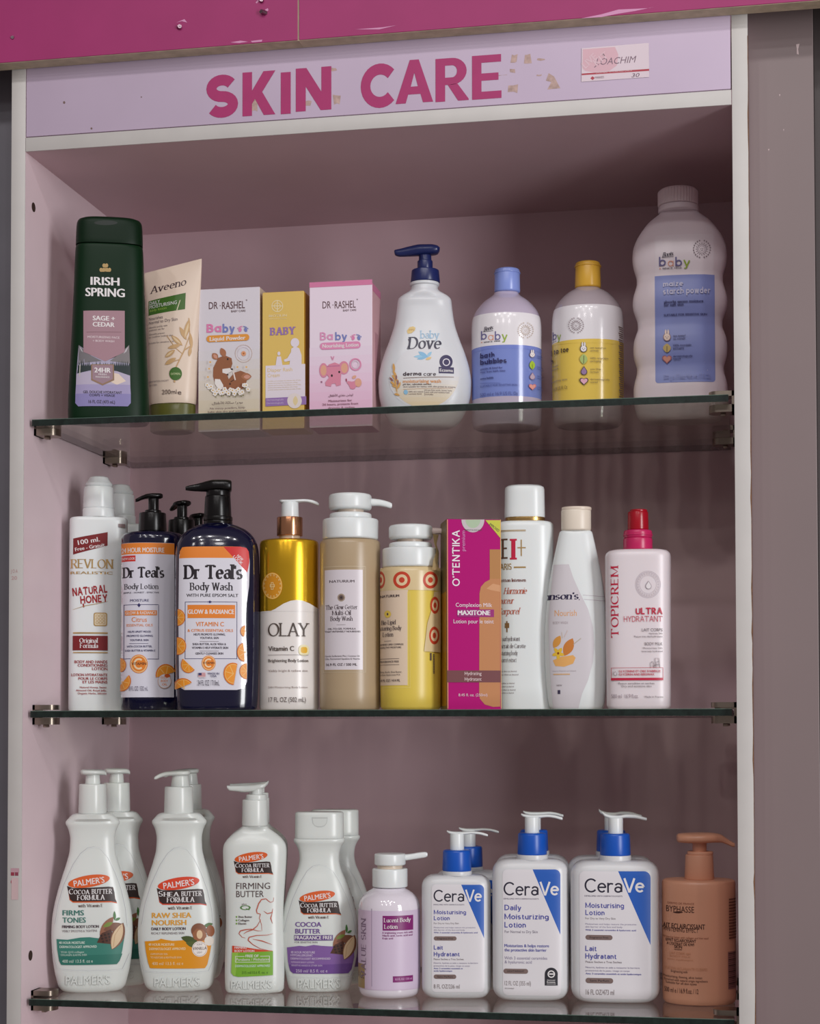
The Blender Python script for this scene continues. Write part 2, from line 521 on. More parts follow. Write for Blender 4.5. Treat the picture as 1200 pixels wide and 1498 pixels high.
    def R(s, x0, y0, x1, y1, m, r=0, lift=None):
        """rectangle, edges level on the thing"""
        A = s.sloc(x0, y0); B = s.sloc(x1, y0); Cc = s.sloc(x0, y1)
        X0, X1, Z1, Z0 = A[0], B[0], A[1], Cc[1]
        if not r:
            s.put([(X0, Z0), (X1, Z0), (X1, Z1), (X0, Z1)], [(0, 1, 2, 3)], m, True, lift); return
        q = (X1 - X0) / (x1 - x0) * r
        q = min(q, (X1 - X0) / 2, (Z1 - Z0) / 2)
        pts = []
        for cx, cz, a0 in ((X1 - q, Z1 - q, 0), (X0 + q, Z1 - q, 90), (X0 + q, Z0 + q, 180), (X1 - q, Z0 + q, 270)):
            pts += arc(cx, cz, q, q, a0, a0 + 90, 6)
        s.put(pts, [tuple(range(len(pts)))], m, True, lift)
    def frame(s, x0, y0, x1, y1, t, m):
        s.R(x0, y0, x1, y0 + t, m); s.R(x0, y1 - t, x1, y1, m); s.R(x0, y0, x0 + t, y1, m); s.R(x1 - t, y0, x1, y1, m)
    def E(s, cx, cy, rx, ry, m, ring=0., a0=0, a1=360, tilt=0):
        n = max(10, int(28 * abs(a1 - a0) / 360))
        t = math.radians(tilt)
        def pt(k, i):
            a = math.radians(a0 + (a1 - a0) * i / n)
            x, y = rx * k * math.cos(a), -ry * k * math.sin(a)
            return s.sloc(cx + x * math.cos(t) - y * math.sin(t), cy + x * math.sin(t) + y * math.cos(t))
        if ring:
            o = [pt(1, i) for i in range(n + 1)]; k = 1 - ring
            i_ = [pt(k, i) for i in range(n + 1)]
            vs = o + i_
            s.put(vs, [(i, i + 1, n + 2 + i, n + 1 + i) for i in range(n)], m)
        else:
            o = [pt(1, i) for i in range(n + (0 if a1 - a0 >= 360 else 1))]
            s.put(o, [tuple(range(len(o)))], m)
    def line(s, pts, t, m, taper=False):
        """a drawn line of thickness t in frame units"""
        q = [s.sloc(x, y) for x, y in pts]
        k = (s.sloc(pts[0][0] + 1, pts[0][1])[0] - q[0][0]) * t / 2
        vs = []
        n = len(q)
        for i in range(n):
            a, b = q[max(0, i - 1)], q[min(n - 1, i + 1)]
            dx, dz = b[0] - a[0], b[1] - a[1]; l = math.hypot(dx, dz) or 1
            kk = k * (1 - .75 * abs(2 * i / (n - 1) - 1)) if taper else k
            vs += [(q[i][0] - dz / l * kk, q[i][1] + dx / l * kk), (q[i][0] + dz / l * kk, q[i][1] - dx / l * kk)]
        s.put(vs, [(2 * i, 2 * i + 1, 2 * i + 3, 2 * i + 2) for i in range(n - 1)], m)
    def leaf(s, x0, y0, x1, y1, wd_, m):
        """pointed oval between two points"""
        n = 8; L_ = []
        dx, dy = x1 - x0, y1 - y0; l = math.hypot(dx, dy)
        for sg in (1, -1):
            rng = range(n + 1) if sg == 1 else range(n - 1, 0, -1)
            for i in rng:
                t = i / n; h = math.sin(PI * t) ** .8 * wd_ / 2 * sg
                L_.append((x0 + dx * t - dy / l * h, y0 + dy * t + dx / l * h))
        s.P(L_, m)
    def fine(s, x0, x1, ys, m, cap, txts, font='g'):
        for y, t in zip(ys, txts):
            xr = x0 + (x1 - x0) * min(1., len(t) / max(len(q) for q in txts))
            s.T(t, x0, xr, y, cap, m, font)
    def centre(s, xc, wmax, y, cap, m, t, font='g', **k):
        s.T(t, xc - wmax / 2, xc + wmax / 2, y, cap, m, font, **k)
    # ---- closures -------------------------------------------------------
    def cyl(s, name, y0, y1, xl, xr, m, ratio=1., n=2., bev=.0008, parent=None, xl1=None, xr1=None, ribs=0, down=0.):
        """upright turned piece from y0 (top) down to y1"""
        zt, zb = s.z(y0), s.z(y1) - down
        ab = s.hw(xl, xr, y1); at_ = s.hw(xl1, xr1, y0) if xl1 is not None else ab
        c = s.cx(xl, xr, y1)
        H = zt - zb
        be = min(bev, H * .3)
        secs = []
        for k in range(4):
            a = PI / 2 * k / 3
            secs.append((zb + be * (1 - math.cos(a)), c, 0, ab - be * (1 - math.sin(a)), (ab - be * (1 - math.sin(a))) * ratio, n))
        for k in range(4):
            a = PI / 2 * k / 3
            r = at_ - be * (1 - math.cos(a))
            secs.append((zt - be * (1 - math.sin(a)), c, 0, r, r * ratio, n))
        N = 64 if not ribs else ribs * 4
        bm = loft_bm(secs, N)
        if ribs:
            for i, v in enumerate(bm.verts):
                if (i % N) % 4 < 2:
                    v.co.x = c + (v.co.x - c) * .972; v.co.y *= .972
        return s.add(name, bm_mesh(bm, name, [m], 35), parent)
    def spout(s, name, st, m, yl=0., n=2.6, parent=None, dir=0.):
        """nozzle: stations (x, ytop, ybottom, halfdepth) in the frame, swept along x; dir turns it about the upright axis"""
        bm = bmesh.new()
        N = 24; rings = []
        xs = [e[0] for e in st]
        sgn = 1 if xs[-1] > xs[0] else -1
        dense = []
        for i in range(len(st) - 1):
            for k in range(4):
                x = xs[i] + (xs[i + 1] - xs[i]) * k / 4
                dense.append([x] + [pchip([sgn * v for v in xs], [e[j] for e in st], sgn * x) for j in (1, 2, 3)])
        dense.append(list(st[-1]))
        ca, sa = math.cos(dir), math.sin(dir)
        for x, yt, yb, hd in dense:
            Xc, Z1 = s.loc(x, yt, yl); _, Z0 = s.loc(x, yb, yl)
            hz = max(.0004, (Z1 - Z0) / 2); zc = (Z1 + Z0) / 2
            hy = s.hw(x - hd, x + hd, yt)
            rings.append([bm.verts.new((Xc * ca - v * sa, Xc * sa + v * ca, zc + w_)) for v, w_ in ring_pts(hy, hz, n, N)])
        for r0, r1 in zip(rings, rings[1:]):
            for i in range(N): bm.faces.new((r0[i], r0[(i + 1) % N], r1[(i + 1) % N], r1[i]))
        bm.faces.new(rings[0]); bm.faces.new(rings[-1])
        bmesh.ops.recalc_face_normals(bm, faces=bm.faces[:])
        return s.add(name, bm_mesh(bm, name, [m], 50), parent)
    def copy_to(s, label, group, fr, xa, Yc, ybase, drot=0.):
        px = fr[0] + xa / fr[2]; py = fr[1] + ybase / fr[2]
        r = ray(px, py); t = (Yc - CAM.y) / r.y
        Xw = CAM.x + r.x * t
        c = s.root.copy(); COL.objects.link(c)
        c.location = (Xw, Yc, s.zs)
        c.rotation_euler = (0, 0, math.atan2(CAM.x - Xw, Yc - CAM.y) + drot)
        c['label'] = label; c['group'] = group; s.root['group'] = group
        mp = {s.root: c}
        for o in s.parts:
            k = o.copy(); COL.objects.link(k); mp[o] = k
            k.parent = mp[o.parent]
        return c

# ------------------------------------------------------------------ the shelving unit
W_, D_, T_ = 0.70, 0.311, 0.0149
ZT = 0.6486                       # underside of the pink board
ZH, ZC = 0.5795, 0.5648           # header panel bottom, top board underside
SHELF = (0.2954, 0.0019, -0.2853)
ZB = -0.62
lam_lit = mat((232, 210, 216), .42, noise=.05, nscale=9)  # paler copy of the laminate, window light on the left panel put into its colour
lam_shaded = mat((204, 174, 181), .45, noise=.06, nscale=7)  # same laminate, darker copy with the interior shade in its colour
edge = mat((196, 192, 189), .45, noise=.04, nscale=30)
chip = mat((120, 82, 52), .8, noise=.4, nscale=300)
dirt = mat((120, 98, 92), .8)
hole_m = mat((50, 28, 18), .8)
chrome = mat((150, 138, 126), .34, 1.0)
cab = empty('shelving_unit', 'open display unit in pale lilac laminate with lettered header and three glass shelves', 'shelving unit', (0, 0, ZB))
def cbox(name, x0, x1, y0, y1, z0, z1, m, bev=0., parent=cab):
    o = box(name, x0, x1, y0, y1, z0 - ZB, z1 - ZB, m, parent, bev)
    return o
def face(name, vs, fs, m, parent, mats=None):
    me = bpy.data.meshes.new(name); me.from_pydata([(x, y, z - ZB) for x, y, z in vs], [], fs)
    for q in (mats or [m]): me.materials.append(q)
    return link(name, me, parent)
lp = cbox('side_panel', -T_, 0, .0012, D_ + .012, ZB, ZT + .2, lam_lit)
cbox('edge_band', -T_, 0, 0, .0012, ZB, ZT + .2, edge, .0003, lp)['label'] = 'off-white front edge strip'
rp = cbox('side_panel', W_, W_ + T_, .0012, D_ + .012, ZB, ZT + .2, lam_shaded)
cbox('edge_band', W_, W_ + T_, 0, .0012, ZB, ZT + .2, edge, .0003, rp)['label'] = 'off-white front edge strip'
# ragged chipboard showing along the outer edge of the right strip
vs, fs = [], []
zz = ZT - .02
while zz > ZB + .02:
    h = random.uniform(.006, .03); w = random.uniform(.0002, .0011)
    if True:
        b = len(vs); x1 = W_ + T_
        vs += [(x1 - w, -.0002, zz), (x1 - w * random.uniform(.2, 1), -.0002, zz - h), (x1 + .0002, -.0002, zz - h), (x1 + .0002, -.0002, zz)]
        fs.append((b, b + 1, b + 2, b + 3))
        if b: vs[b] = (vs[b - 3][0], -.0002, zz)
    zz -= h
face('worn_edge', vs, fs, chip, rp)['label'] = 'chipped brown edge of the strip'
cbox('back_panel', 0, W_, D_, D_ + .012, ZB, ZT + .2, lam_shaded)
tp = cbox('top_board', 0, W_, .0012, D_, ZC, ZH - .0004, lam_shaded)
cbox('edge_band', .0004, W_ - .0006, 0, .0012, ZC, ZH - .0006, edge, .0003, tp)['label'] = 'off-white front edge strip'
cbox('bottom_board', 0, W_, .0012, D_, ZB, ZB + .018, lam_shaded)
hd = cbox('header_board', .0006, W_ - .001, 0.0006, .016, ZH + .0004, ZT + .2, mat((196, 178, 200), .42, noise=.05, nscale=9), .0005)  # same laminate, its dimmer, cooler light put into the colour
# screw holes in the side panel and a few nicks
def disc(name, c, nrm, r, m, parent, n=18, sx=1.):
    u = Vector((0, 1, 0)) if abs(nrm[0]) > .5 else Vector((1, 0, 0)); v = Vector((0, 0, 1))
    vs = [tuple(Vector(c) + u * (r * sx * math.cos(2 * PI * i / n)) + v * (r * math.sin(2 * PI * i / n))) for i in range(n)]
    return face(name, vs, [tuple(range(n))], m, parent)
def ring_hole(c, r):
    vs, fs = [], []
    n = 20
    for k, (rr, dx) in enumerate(((r * 1.35, .0002), (r, .0003), (r * .85, -.0005 + .0009))):
        for i in range(n):
            a = 2 * PI * i / n
            vs.append((dx, c[0] + rr * math.cos(a), c[1] + rr * math.sin(a)))
    for k in range(2):
        for i in range(n): fs.append((k * n + i, k * n + (i + 1) % n, (k + 1) * n + (i + 1) % n, (k + 1) * n + i))
    fs.append(tuple(range(2 * n, 3 * n)))
    return face('screw_hole', vs, fs, hole_m, lp)
ring_hole((.0215, .5145), .0036); ring_hole((.0235, -.2437), .0038)

# header: lettering, residue and a stuck-on card, laid out in the reading frame of the whole photo
class Flat(Thing):
    def __init__(s, Y, zoff, parent, fr=(0, 0, 1)):
        s.ox, s.oy, s.s = fr; s.xa = 600; s.zs = zoff
        s.inv = Matrix.Translation((0, Y, zoff)).inverted(); s.camL = s.inv @ CAM
        s.surf = lambda x, z: 0.; s.warp = None; s.flat = True; s.parts = []; s.lab = None; s.root = parent; s.Y = Y
        s.zr = (-1, 1); s.ev = lambda z: [0, 1, 1, 2]
    def done(s, name, label=None):
        o = s.flush(name, s.root, label); o.location = (0, s.Y, 0); return o
H = Flat(.0006, ZB, hd)
crim = mat((164, 30, 100), .5, noise=.06, nscale=60)
BLOCK = {
 'I': [[(0, 0), (1, 0), (1, 1), (0, 1)]],
 'K': [[(0, 0), (.29, 0), (.29, .27), (.38, .38), (.65, 0), (1, 0), (.6, .53), (1, 1), (.64, 1), (.29, .57), (.29, 1), (0, 1)]],
 'N': [[(0, 0), (.28, 0), (.28, .57), (.7, 0), (1, 0), (1, 1), (.72, 1), (.72, .43), (.3, 1), (0, 1)]],
 'A': [[(0, 0), (.27, 0), (.335, .2), (.405, .38), (.5, .7), (.5, 1), (.38, 1)], [(1, 0), (.73, 0), (.665, .2), (.595, .38), (.5, .7), (.5, 1), (.62, 1)], [(.335, .2), (.665, .2), (.595, .38), (.405, .38)]],
 'R': [[(0, 0), (.29, 0), (.29, 1), (0, 1)], [(.29, 1), (.5, 1)] + arc(.5, .69, .44, .31, 90, -90) + [(.29, .38), (.29, .55), (.5, .55)] + arc(.5, .69, .15, .14, -90, 90) + [(.29, .83)], [(.37, .38), (.66, .40), (1, .03), (1, 0), (.68, 0)]],
 'E': [[(0, 0), (1, 0), (1, .17), (.32, .17), (.32, .42), (.9, .42), (.9, .585), (.32, .585), (.32, .83), (.99, .83), (.99, 1), (0, 1)]],
}
for ch, x0, x1, yb, cap in (('S', 302, 348.5, 174, 63), ('K', 355, 403, 170.5, 64), ('I', 411, 425.5, 167.3, 61), ('N', 433, 485, 163.7, 63),
                            ('C', 528, 577, 160, 65), ('A', 579, 634, 152.5, 63), ('R', 637.5, 686, 149.6, 63), ('E', 691, 734, 146.2, 64)):
    if ch in 'SC': H.T(ch, x0, x1, yb, cap, crim, 'k', w=.25)
    else:
        A = H.sloc(x0, yb); kx = H.sloc(x1, yb)[0] - A[0]; kz = H.sloc(x0, yb - cap)[1] - A[1]
        for pts in BLOCK[ch]: H.poly([(A[0] + u * kx, A[1] + v * kz) for u, v in pts], crim, lift=.0003)
    H.done('letter', 'crimson letter ' + ch + ' of the header')

res_ = mat((188, 160, 152), .8, noise=.3, nscale=200)
for x0, y0, x1, y1 in ((748, 80, 757, 91), (767, 80, 777, 92), (786, 86, 798, 88), (728, 109, 742, 111), (747, 101, 754, 106), (785, 109, 792, 111), (744, 124, 757, 135), (488, 139, 498, 152), (448, 147, 455, 155), (484, 100, 493, 103), (367, 140, 377, 162)):
    q = lambda v: v + random.uniform(-1.3, 1.3)
    H.P([(q(x0), q(y0)), (q((x0 + x1) / 2), q(y0)), (q(x1), q(y0)), (q(x1), q(y1)), (q((x0 + x1) / 2), q(y1)), (q(x0), q(y1))], res_, lift=.00012)
    H.done('residue_mark')
H.P([(803, 107), (811, 112), (820, 129), (801, 131), (807, 120), (799, 118)], res_, lift=.00012)
H.done('residue_mark')
for x, y, r in ((94, 150, 1.6), (134, 188, 1.3), (207, 142, .8)):
    H.E(x, y, r, r * 1.2, dirt)
    H.done('nail_hole')
H = Flat(.0006, ZB, hd); 
card = mat((206, 188, 198), .25); H.P([(851.5, 71), (949.5, 63), (950, 113), (851, 120)], card, lift=.0006)
H.base = .0006
H.P([(853, 72.5), (900, 69), (905, 80), (903, 96), (892, 104), (868, 106), (856, 104), (852.5, 100)], mat((204, 160, 172), .3))
H.P([(851.4, 108), (950, 101), (950, 104), (851.3, 110.4)], mat((165, 30, 55), .4))
H.T('J.OACHIM', 870, 929, 96, 9.5, mat((120, 95, 110), .5), 'g', shear=.25)
H.T('30', 924, 935, 113.5, 5.5, mat((90, 60, 80), .5), 'g', shear=.3)
H.P([(864, 115), (867, 112), (870.5, 114.3), (867.5, 117.5)], mat((165, 30, 55), .4))
H.T('MARKED', 871, 884, 115.5, 3, mat((100, 60, 70), .5), 'g')
H.T('OPEN HERE TO SCAN AND CHECK', 872, 925, 108, 2, mat((215, 180, 185), .5), 'g')
for t, x, y, a in (('LIVE', 857, 101, 40), ('KIT', 873, 97, 35)):
    H.T(t, x, x + 18, y, 10, mat((214, 182, 192), .4), 'b', rot=a)
H.done('stuck_card', 'white card with a red line and handwriting')

# remains of a price sticker on the left edge strip
H = Flat(0., ZB, bpy.data.objects['edge_band'])
for x0, y0, x1, y1, c in ((16, 1270, 28, 1276, (190, 150, 160)), (16, 1276, 21, 1281, (150, 50, 70)), (22, 1276, 27, 1281, (140, 60, 80)), (16, 1288, 19, 1292, (160, 60, 80)), (17, 1284, 27, 1316, (206, 178, 180))):
    H.R(x0, y0, x1, y1, mat(c, .6))
H.done('sticker_scrap', 'scrap of a red printed sticker')
H = Flat(0., ZB, bpy.data.objects['edge_band'])
H.T('J O A', 16, 26, 838, 5, mat((190, 150, 150), .6)); H.T('20', 17, 25, 848, 5, mat((190, 150, 150), .6))
H.done('sticker_scrap', 'faint pink stamp')

# glass clips that carry the shelves
def clip(side, y, z, upper=True):
    """metal clip: wall plate, lower jaw and upper jaw"""
    x = 0. if side < 0 else W_
    sg = 1 if side < 0 else -1
    bm = bmesh.new()
    def jaw(z0, z1, ln):
        n = 10
        out = [(0, -.0105), (ln - .007, -.0105)] + [(ln - .007 + .007 * math.sin(PI * i / n), -.0105 * math.cos(PI * i / n)) for i in range(1, n)] + [(ln - .007, .0105), (0, .0105)]
        a = [bm.verts.new((x + sg * u, y + v, z0)) for u, v in out]; b = [bm.verts.new((x + sg * u, y + v, z1)) for u, v in out]
        bm.faces.new(a); bm.faces.new(b)
        k = len(out)
        for i in range(k): bm.faces.new((a[i], a[(i + 1) % k], b[(i + 1) % k], b[i]))
    jaw(z - .0137, z - .0068, .024); upper and jaw(z + .0012, z + .0062, .024)
    box_bm(min(x, x + sg * .0025), max(x, x + sg * .0025), y - .0105, y + .0105, z - .0137, z + (.0062 if upper else -.0002), bm=bm)
    box_bm(min(x + sg * .008, x + sg * .013), max(x + sg * .008, x + sg * .013), y - .003, y + .003, z - .0165, z - .0137, .0006, bm=bm)
    bmesh.ops.recalc_face_normals(bm, faces=bm.faces[:])
    for v in bm.verts: v.co.z -= ZB
    o = link('shelf_clip', bm_mesh(bm, 'shelf_clip', [chrome], 40), cab)
    o['label'] = 'metal clip gripping a glass shelf'
for zs in SHELF:
    for sd in (-1, 1):
        clip(sd, .036, zs, not (sd < 0 and zs > .2)); clip(sd, .232, zs, not (sd < 0 and zs > .2))

# glass shelves
gl = glass_mat((.86, .88, .82))
gedge = mat((26, 38, 34), .25, noise=.5, nscale=120)
bevm = mat((92, 112, 102), .2)
where = ('uppermost glass shelf, below the header, carrying nine baby and bath products', 'middle glass shelf, carrying the tall bottles and the magenta carton', 'lowest glass shelf, carrying white lotion bottles with blue collars and a tan bottle')
for i, zs in enumerate(SHELF):
    o = empty('glass_shelf', where[i], 'shelf', (W_ / 2, .012, zs), 0, 'glass shelves of the unit')
    x0, x1 = -W_ / 2 + .0035, W_ / 2 - .0055 + (.001 if i else 0)
    bm = box_bm(x0, x1, 0, D_ - .013, -.0066, 0)
    for f in bm.faces: f.material_index = 0 if abs(f.normal.z) > .7 else 1
    link('glass_pane', bm_mesh(bm, 'glass_pane', [gl, gedge]), o)
    link('polished_edge', bm_mesh(box_bm(x0, x1, -.0003, .0006, -.0004, .0001), 'polished_edge', [bevm]), o)

# ------------------------------------------------------------------ the pink board above, and the neighbouring units
pink = mat((158, 50, 106), .42, spec=.25, noise=.05, nscale=20)
raw = mat((190, 174, 150), .8, noise=.2, nscale=80)
def fascia(name, label, x0, x1):
    o = empty(name, label, 'board', ((x0 + x1) / 2, -.011, ZT), 0, 'pink boards above the unit')
    h = (x1 - x0) / 2
    link('board_face', bm_mesh(box_bm(-h, h, -.0092, -.0082, .0005, .26, .0003), 'board_face', [pink]), o)
    link('board_core', bm_mesh(box_bm(-h - .0007, h + .0007, -.0082, .0095, 0, .26), 'board_core', [raw]), o)
    return o
XS = .2885
fl = fascia('fascia_board', 'glossy pink board above the header, left of the vertical seam, with three screws', -.45, XS - .0008)
fr_ = fascia('fascia_board', 'glossy pink board above the header, right of the vertical seam', XS + .0008, 1.25)
steel = mat((150, 130, 140), .3, 1.)
def screw(px, py, tilt, L=.004, r=.0026):
    d = ray(px, py); t = (-.0202 - CAM.y) / d.y; p = CAM + d * t - fl.location
    bm = bmesh.new()
    bmesh.ops.create_cone(bm, cap_ends=True, segments=16, radius1=r, radius2=r * .75, depth=L)
    box_bm(-r * .8, r * .8, -r * .15, r * .15, L / 2 - .0003, L / 2 + .0003, bm=bm)
    bmesh.ops.rotate(bm, verts=bm.verts, cent=(0, 0, 0), matrix=Matrix.Rotation(tilt, 3, 'Z') @ Matrix.Rotation(PI / 2, 3, 'X'))
    bmesh.ops.translate(bm, verts=bm.verts, vec=(p.x, -.0092 - L / 2 + .001, p.z))
    link('screw', bm_mesh(bm, 'screw', [steel], 40), fl)
screw(18.5, 55, 0, .002, .0022); screw(263, 40, .4); screw(386, 19, -.5, .006); screw(383, 1, .2)
F = Flat(-.0202, ZT, fl); F.root = fl
wornm = mat((205, 140, 180), .5)
for pts in ([(337, 62), (352, 59.5), (363, 61), (350, 63)], [(258, 33), (270, 28), (274, 33), (266, 31)], [(374, 4), (377, 0), (379, 1), (376, 5)], [(388, 14), (392, 12), (393, 15), (389, 18)], [(367, 60), (384, 58), (383, 61), (369, 62)]):
    F.P(pts, wornm, lift=.0001)
    o = F.flush('scuff_mark', fl); o.location = (-fl.location.x, -.0202 + .011, 0)
F = Flat(-.0202, ZT, fr_); F.root = fr_
for pts in ([(850, 27), (880, 21), (905, 14), (950, 12), (958, 10), (930, 16), (905, 20), (880, 25)], [(520, 43), (560, 40), (580, 37), (555, 43)]):
    F.P(pts, wornm, lift=.0001)
    o = F.flush('scuff_mark', fr_); o.location = (-fr_.location.x, -.0202 + .011, 0)

grey = mat((124, 109, 109), .45, noise=.05, nscale=5)
dark = mat((112, 110, 118), .5, noise=.1, nscale=14)
gp = empty('cabinet_side_panel', 'grey painted panel of the neighbouring unit right of the shelves', 'panel', (.745, .03, ZB))
link('panel', bm_mesh(box_bm(-.0299, .0305, 0, .25, 0, ZT - ZB + .2, .0006), 'panel', [grey]), gp)
F = Flat(.03, ZB, gp)
for pts in ([(1165, 65), (1170, 64), (1168, 72), (1169, 80), (1166, 79), (1166, 71)], [(1140, 138), (1142, 138), (1141, 141)], [(1124, 218), (1126, 218), (1125, 221)], [(1146, 189), (1147.5, 189), (1147, 192)]):
    F.P(pts, mat((196, 176, 176), .6), lift=.0001)
    o = F.flush('paint_chip', gp); o.location = (-.745, 0, 0)
gq = empty('gap_shade', 'dark sheet standing in for the shaded gap at the right edge, beyond the grey panel', 'shade sheet', (.80, .06, ZB))  # only a shaded gap here, painted as a dark sheet
link('gap_sheet', bm_mesh(box_bm(-.0235, .25, 0, .02, 0, ZT - ZB + .2, .001), 'gap_sheet', [mat((66, 58, 58), .5)]), gq)
gd = empty('steel_cabinet', 'dark grey metal cabinet side left of the shelves', 'cabinet', (-.10, .04, ZB))
link('side_sheet', bm_mesh(box_bm(-.2, .082, 0, .27, 0, ZT - ZB + .2, .002), 'side_sheet', [dark]), gd)
fl_ = link('floor', bm_mesh(box_bm(-3, 4, -4, 1, -1.32, -1.3), 'floor', [mat((150, 140, 132), .4, noise=.15, nscale=3)]))
fl_['kind'] = 'structure'
wl = link('wall_back', bm_mesh(box_bm(-3, 4, .42, .5, -1.3, 2.3), 'wall_back', [mat((150, 140, 140), .7)]))
wl['kind'] = 'structure'
# plinths carrying the units
box('plinth', -T_, W_ + T_, .02, D_, -1.3, ZB, mat((90, 80, 82), .5))
bpy.data.objects['plinth']['kind'] = 'structure'

# ------------------------------------------------------------------ goods on the top shelf
A1 = (0, 280, 3.744); A2 = (280, 340, 4.138); A3 = (540, 340, 4.407); A4 = (790, 260, 3.566)
M1 = (80, 680, 3.942); M2 = (240, 680, 3.942); M3 = (450, 700, 4.162); M4 = (630, 700, 4.16); M5 = (800, 700, 3.871)
L1 = (30, 1100, 3.765); L2 = (200, 1100, 3.764); L3 = (400, 1160, 4.43); L4 = (600, 1160, 4.432); L5 = (820, 1160, 4.138)
white = ink(226, 222, 222); black = ink(44, 36, 38); brown = ink(88, 62, 56); greyi = ink(120, 108, 112)
wpl = mat((226, 230, 230), .28, trans=.12)           # white moulded plastic
Z1, Z2, Z3 = SHELF

# dark green body wash
t = Thing('shower_gel_bottle', 'dark green flip-cap bottle with a lake and mountain picture, far left', 'bottle', A1, 596, .05, Z1, 1238)
green = mat((8, 38, 18), .4, spec=.18)
t.body([(1240, 383, 809), (1232, 374, 818), (1180, 372, 819), (900, 386, 808), (560, 403, 793), (330, 413, 784), (312, 416, 781), (309, 420, 777)], green, .52, 3.2)
t.body([(304, 416, 782), (300, 415, 783), (220, 418, 781), (185, 422, 778), (168, 432, 768), (160, 452, 746)], mat((7, 32, 15), .42, spec=.18), .52, 3.2, 'flip_cap', floor=False, surf=False)
t.E(580, 172, 64, 13, mat((8, 24, 14), .5))  # thumb recess of the cap, its shade painted as a dark oval
gold_ = ink(176, 146, 92)
for dx, dy, a in ((0, -12, 90), (-16, 12, 210), (16, 12, 330)):
    cx, cy = 577 + dx, 420 + dy
    t.E(cx - 7, cy - 2, 9, 11, gold_); t.E(cx + 7, cy - 2, 9, 11, gold_); t.leaf(cx - 9, cy, cx + 9, cy, 18, gold_)
t.line([(577, 418), (577, 440)], 4, gold_)
t.T('IRISH', 496, 655, 512, 43, white, 'b', bold=.035); t.T('SPRING', 468, 684, 574, 45, white, 'b', bold=.035); t.flush('brand_print'); t.start(); t.layer = 12
sky = [(196, 186, 200), (186, 178, 196), (170, 164, 190)]
t.P([(432, 842), (470, 870), (520, 905), (577, 930), (640, 905), (680, 870), (707, 842), (712, 1000), (716, 1160), (700, 1178), (430, 1178), (414, 1160), (420, 1000)], ink(166, 160, 184))
t.P([(432, 842), (455, 862), (500, 900), (560, 930), (430, 945)], ink(112, 108, 112)); t.P([(707, 842), (690, 858), (650, 895), (600, 930), (712, 945)], ink(122, 116, 118))
t.P([(436, 850), (446, 858), (456, 882), (446, 874)], ink(180, 176, 182)); t.P([(704, 850), (690, 864), (676, 890), (692, 878)], ink(184, 180, 184))
pine = ink(30, 44, 46)
pts = [(428, 972)]
for i in range(29):
    x = 428 + i * 10; pts += [(x, 938 + random.uniform(-8, 14) + abs(i - 14) * -.6), (x + 5, 958)]
t.P(pts + [(714, 1010), (640, 985), (577, 976), (500, 980), (424, 998)], pine)
t.P([(420, 1000), (500, 985), (640, 985), (712, 1012), (713, 1060), (418, 1060)], ink(178, 168, 190))
t.P([(590, 990), (650, 1000), (690, 1040), (640, 1060), (600, 1040)], ink(222, 202, 186))
t.P([(418, 1060), (713, 1060), (716, 1110), (415, 1110)], ink(158, 148, 186)); t.P([(415, 1110), (716, 1110), (716, 1160), (700, 1178), (430, 1178), (414, 1160)], ink(136, 128, 178))
t.line([(440, 950), (437, 1015)], 5, ink(190, 186, 176))
mv = ink(160, 124, 134)
t.P([(458, 655), (683, 655), (683, 880), (577, 932), (458, 880)], mv)
t.T('SAGE +', 508, 630, 706, 24, white, 'b', bold=.03); t.T('CEDAR', 508, 628, 740, 24, white, 'b', bold=.03)
t.line([(475, 772), (665, 772)], 2.5, ink(120, 84, 92))
t.T('MOISTURIZING FACE', 480, 655, 803, 11, ink(216, 200, 204), 'b'); t.T('+ BODY WASH', 508, 626, 824, 11, ink(216, 200, 204), 'b')
t.P([(500, 948), (624, 948), (626, 1035), (562, 1064), (500, 1035)], ink(142, 112, 90)); t.P([(507, 953), (617, 953), (618, 1028), (562, 1054), (507, 1028)], ink(150, 122, 134))
t.T('24HR', 517, 607, 992, 26, white, 'b', bold=.035); t.T('FRESH', 540, 584, 1007, 9, white); t.T('FRAGRANCE', 524, 600, 1021, 9, white)
t.T('GEL DOUCHE HYDRATANT', 457, 668, 1106, 14, ink(60, 52, 70), 'b'); t.T('CORPS + VISAGE', 490, 630, 1122, 12, ink(60, 52, 70), 'b'); t.T('16 FL OZ (473 mL)', 486, 630, 1160, 17, ink(70, 60, 80), 'b')
t.flush()

# cream tube
t = Thing('hand_cream_tube', 'cream-coloured squeeze tube standing on its olive cap, beside the dark green bottle', 'tube', A1, 945, .118, Z1, 1340, rot=-.02)
def wp(x, z): return max(0, (z - .09)) / .12 * x * .26
t.body([(1172, 822, 1066, .62, 2.2), (1165, 818, 1070, .62, 2.2), (1000, 812, 1076, .56, 2.2), (800, 806, 1088, .42, 2.2), (620, 799, 1098, .25, 2.3), (470, 795, 1107, .07, 3), (425, 795, 1109, .03, 5), (410, 795, 1109, .03, 6)],
       mat((226, 206, 188), .35), floor=False, warp=wp)
t.body([(1352, 838, 1050, .7, 2.1), (1343, 826, 1062, .7, 2.1), (1178, 822, 1066, .62, 2.2), (1174, 826, 1062, .62, 2.2)], mat((92, 92, 38), .35), name='olive_cap', surf=False)
dk = ink(62, 42, 52)
t.T('Aveeno', 822, 1018, 547, 40, dk, 's', rot=3, shear=.12, w=.13, gap=.08)
ag = ink(62, 104, 34)
t.P([(815, 588), (1018, 566), (1014, 652), (815, 672)], ag); t.P([(985, 602), (990, 600), (972, 655), (966, 656)], ink(214, 206, 176))
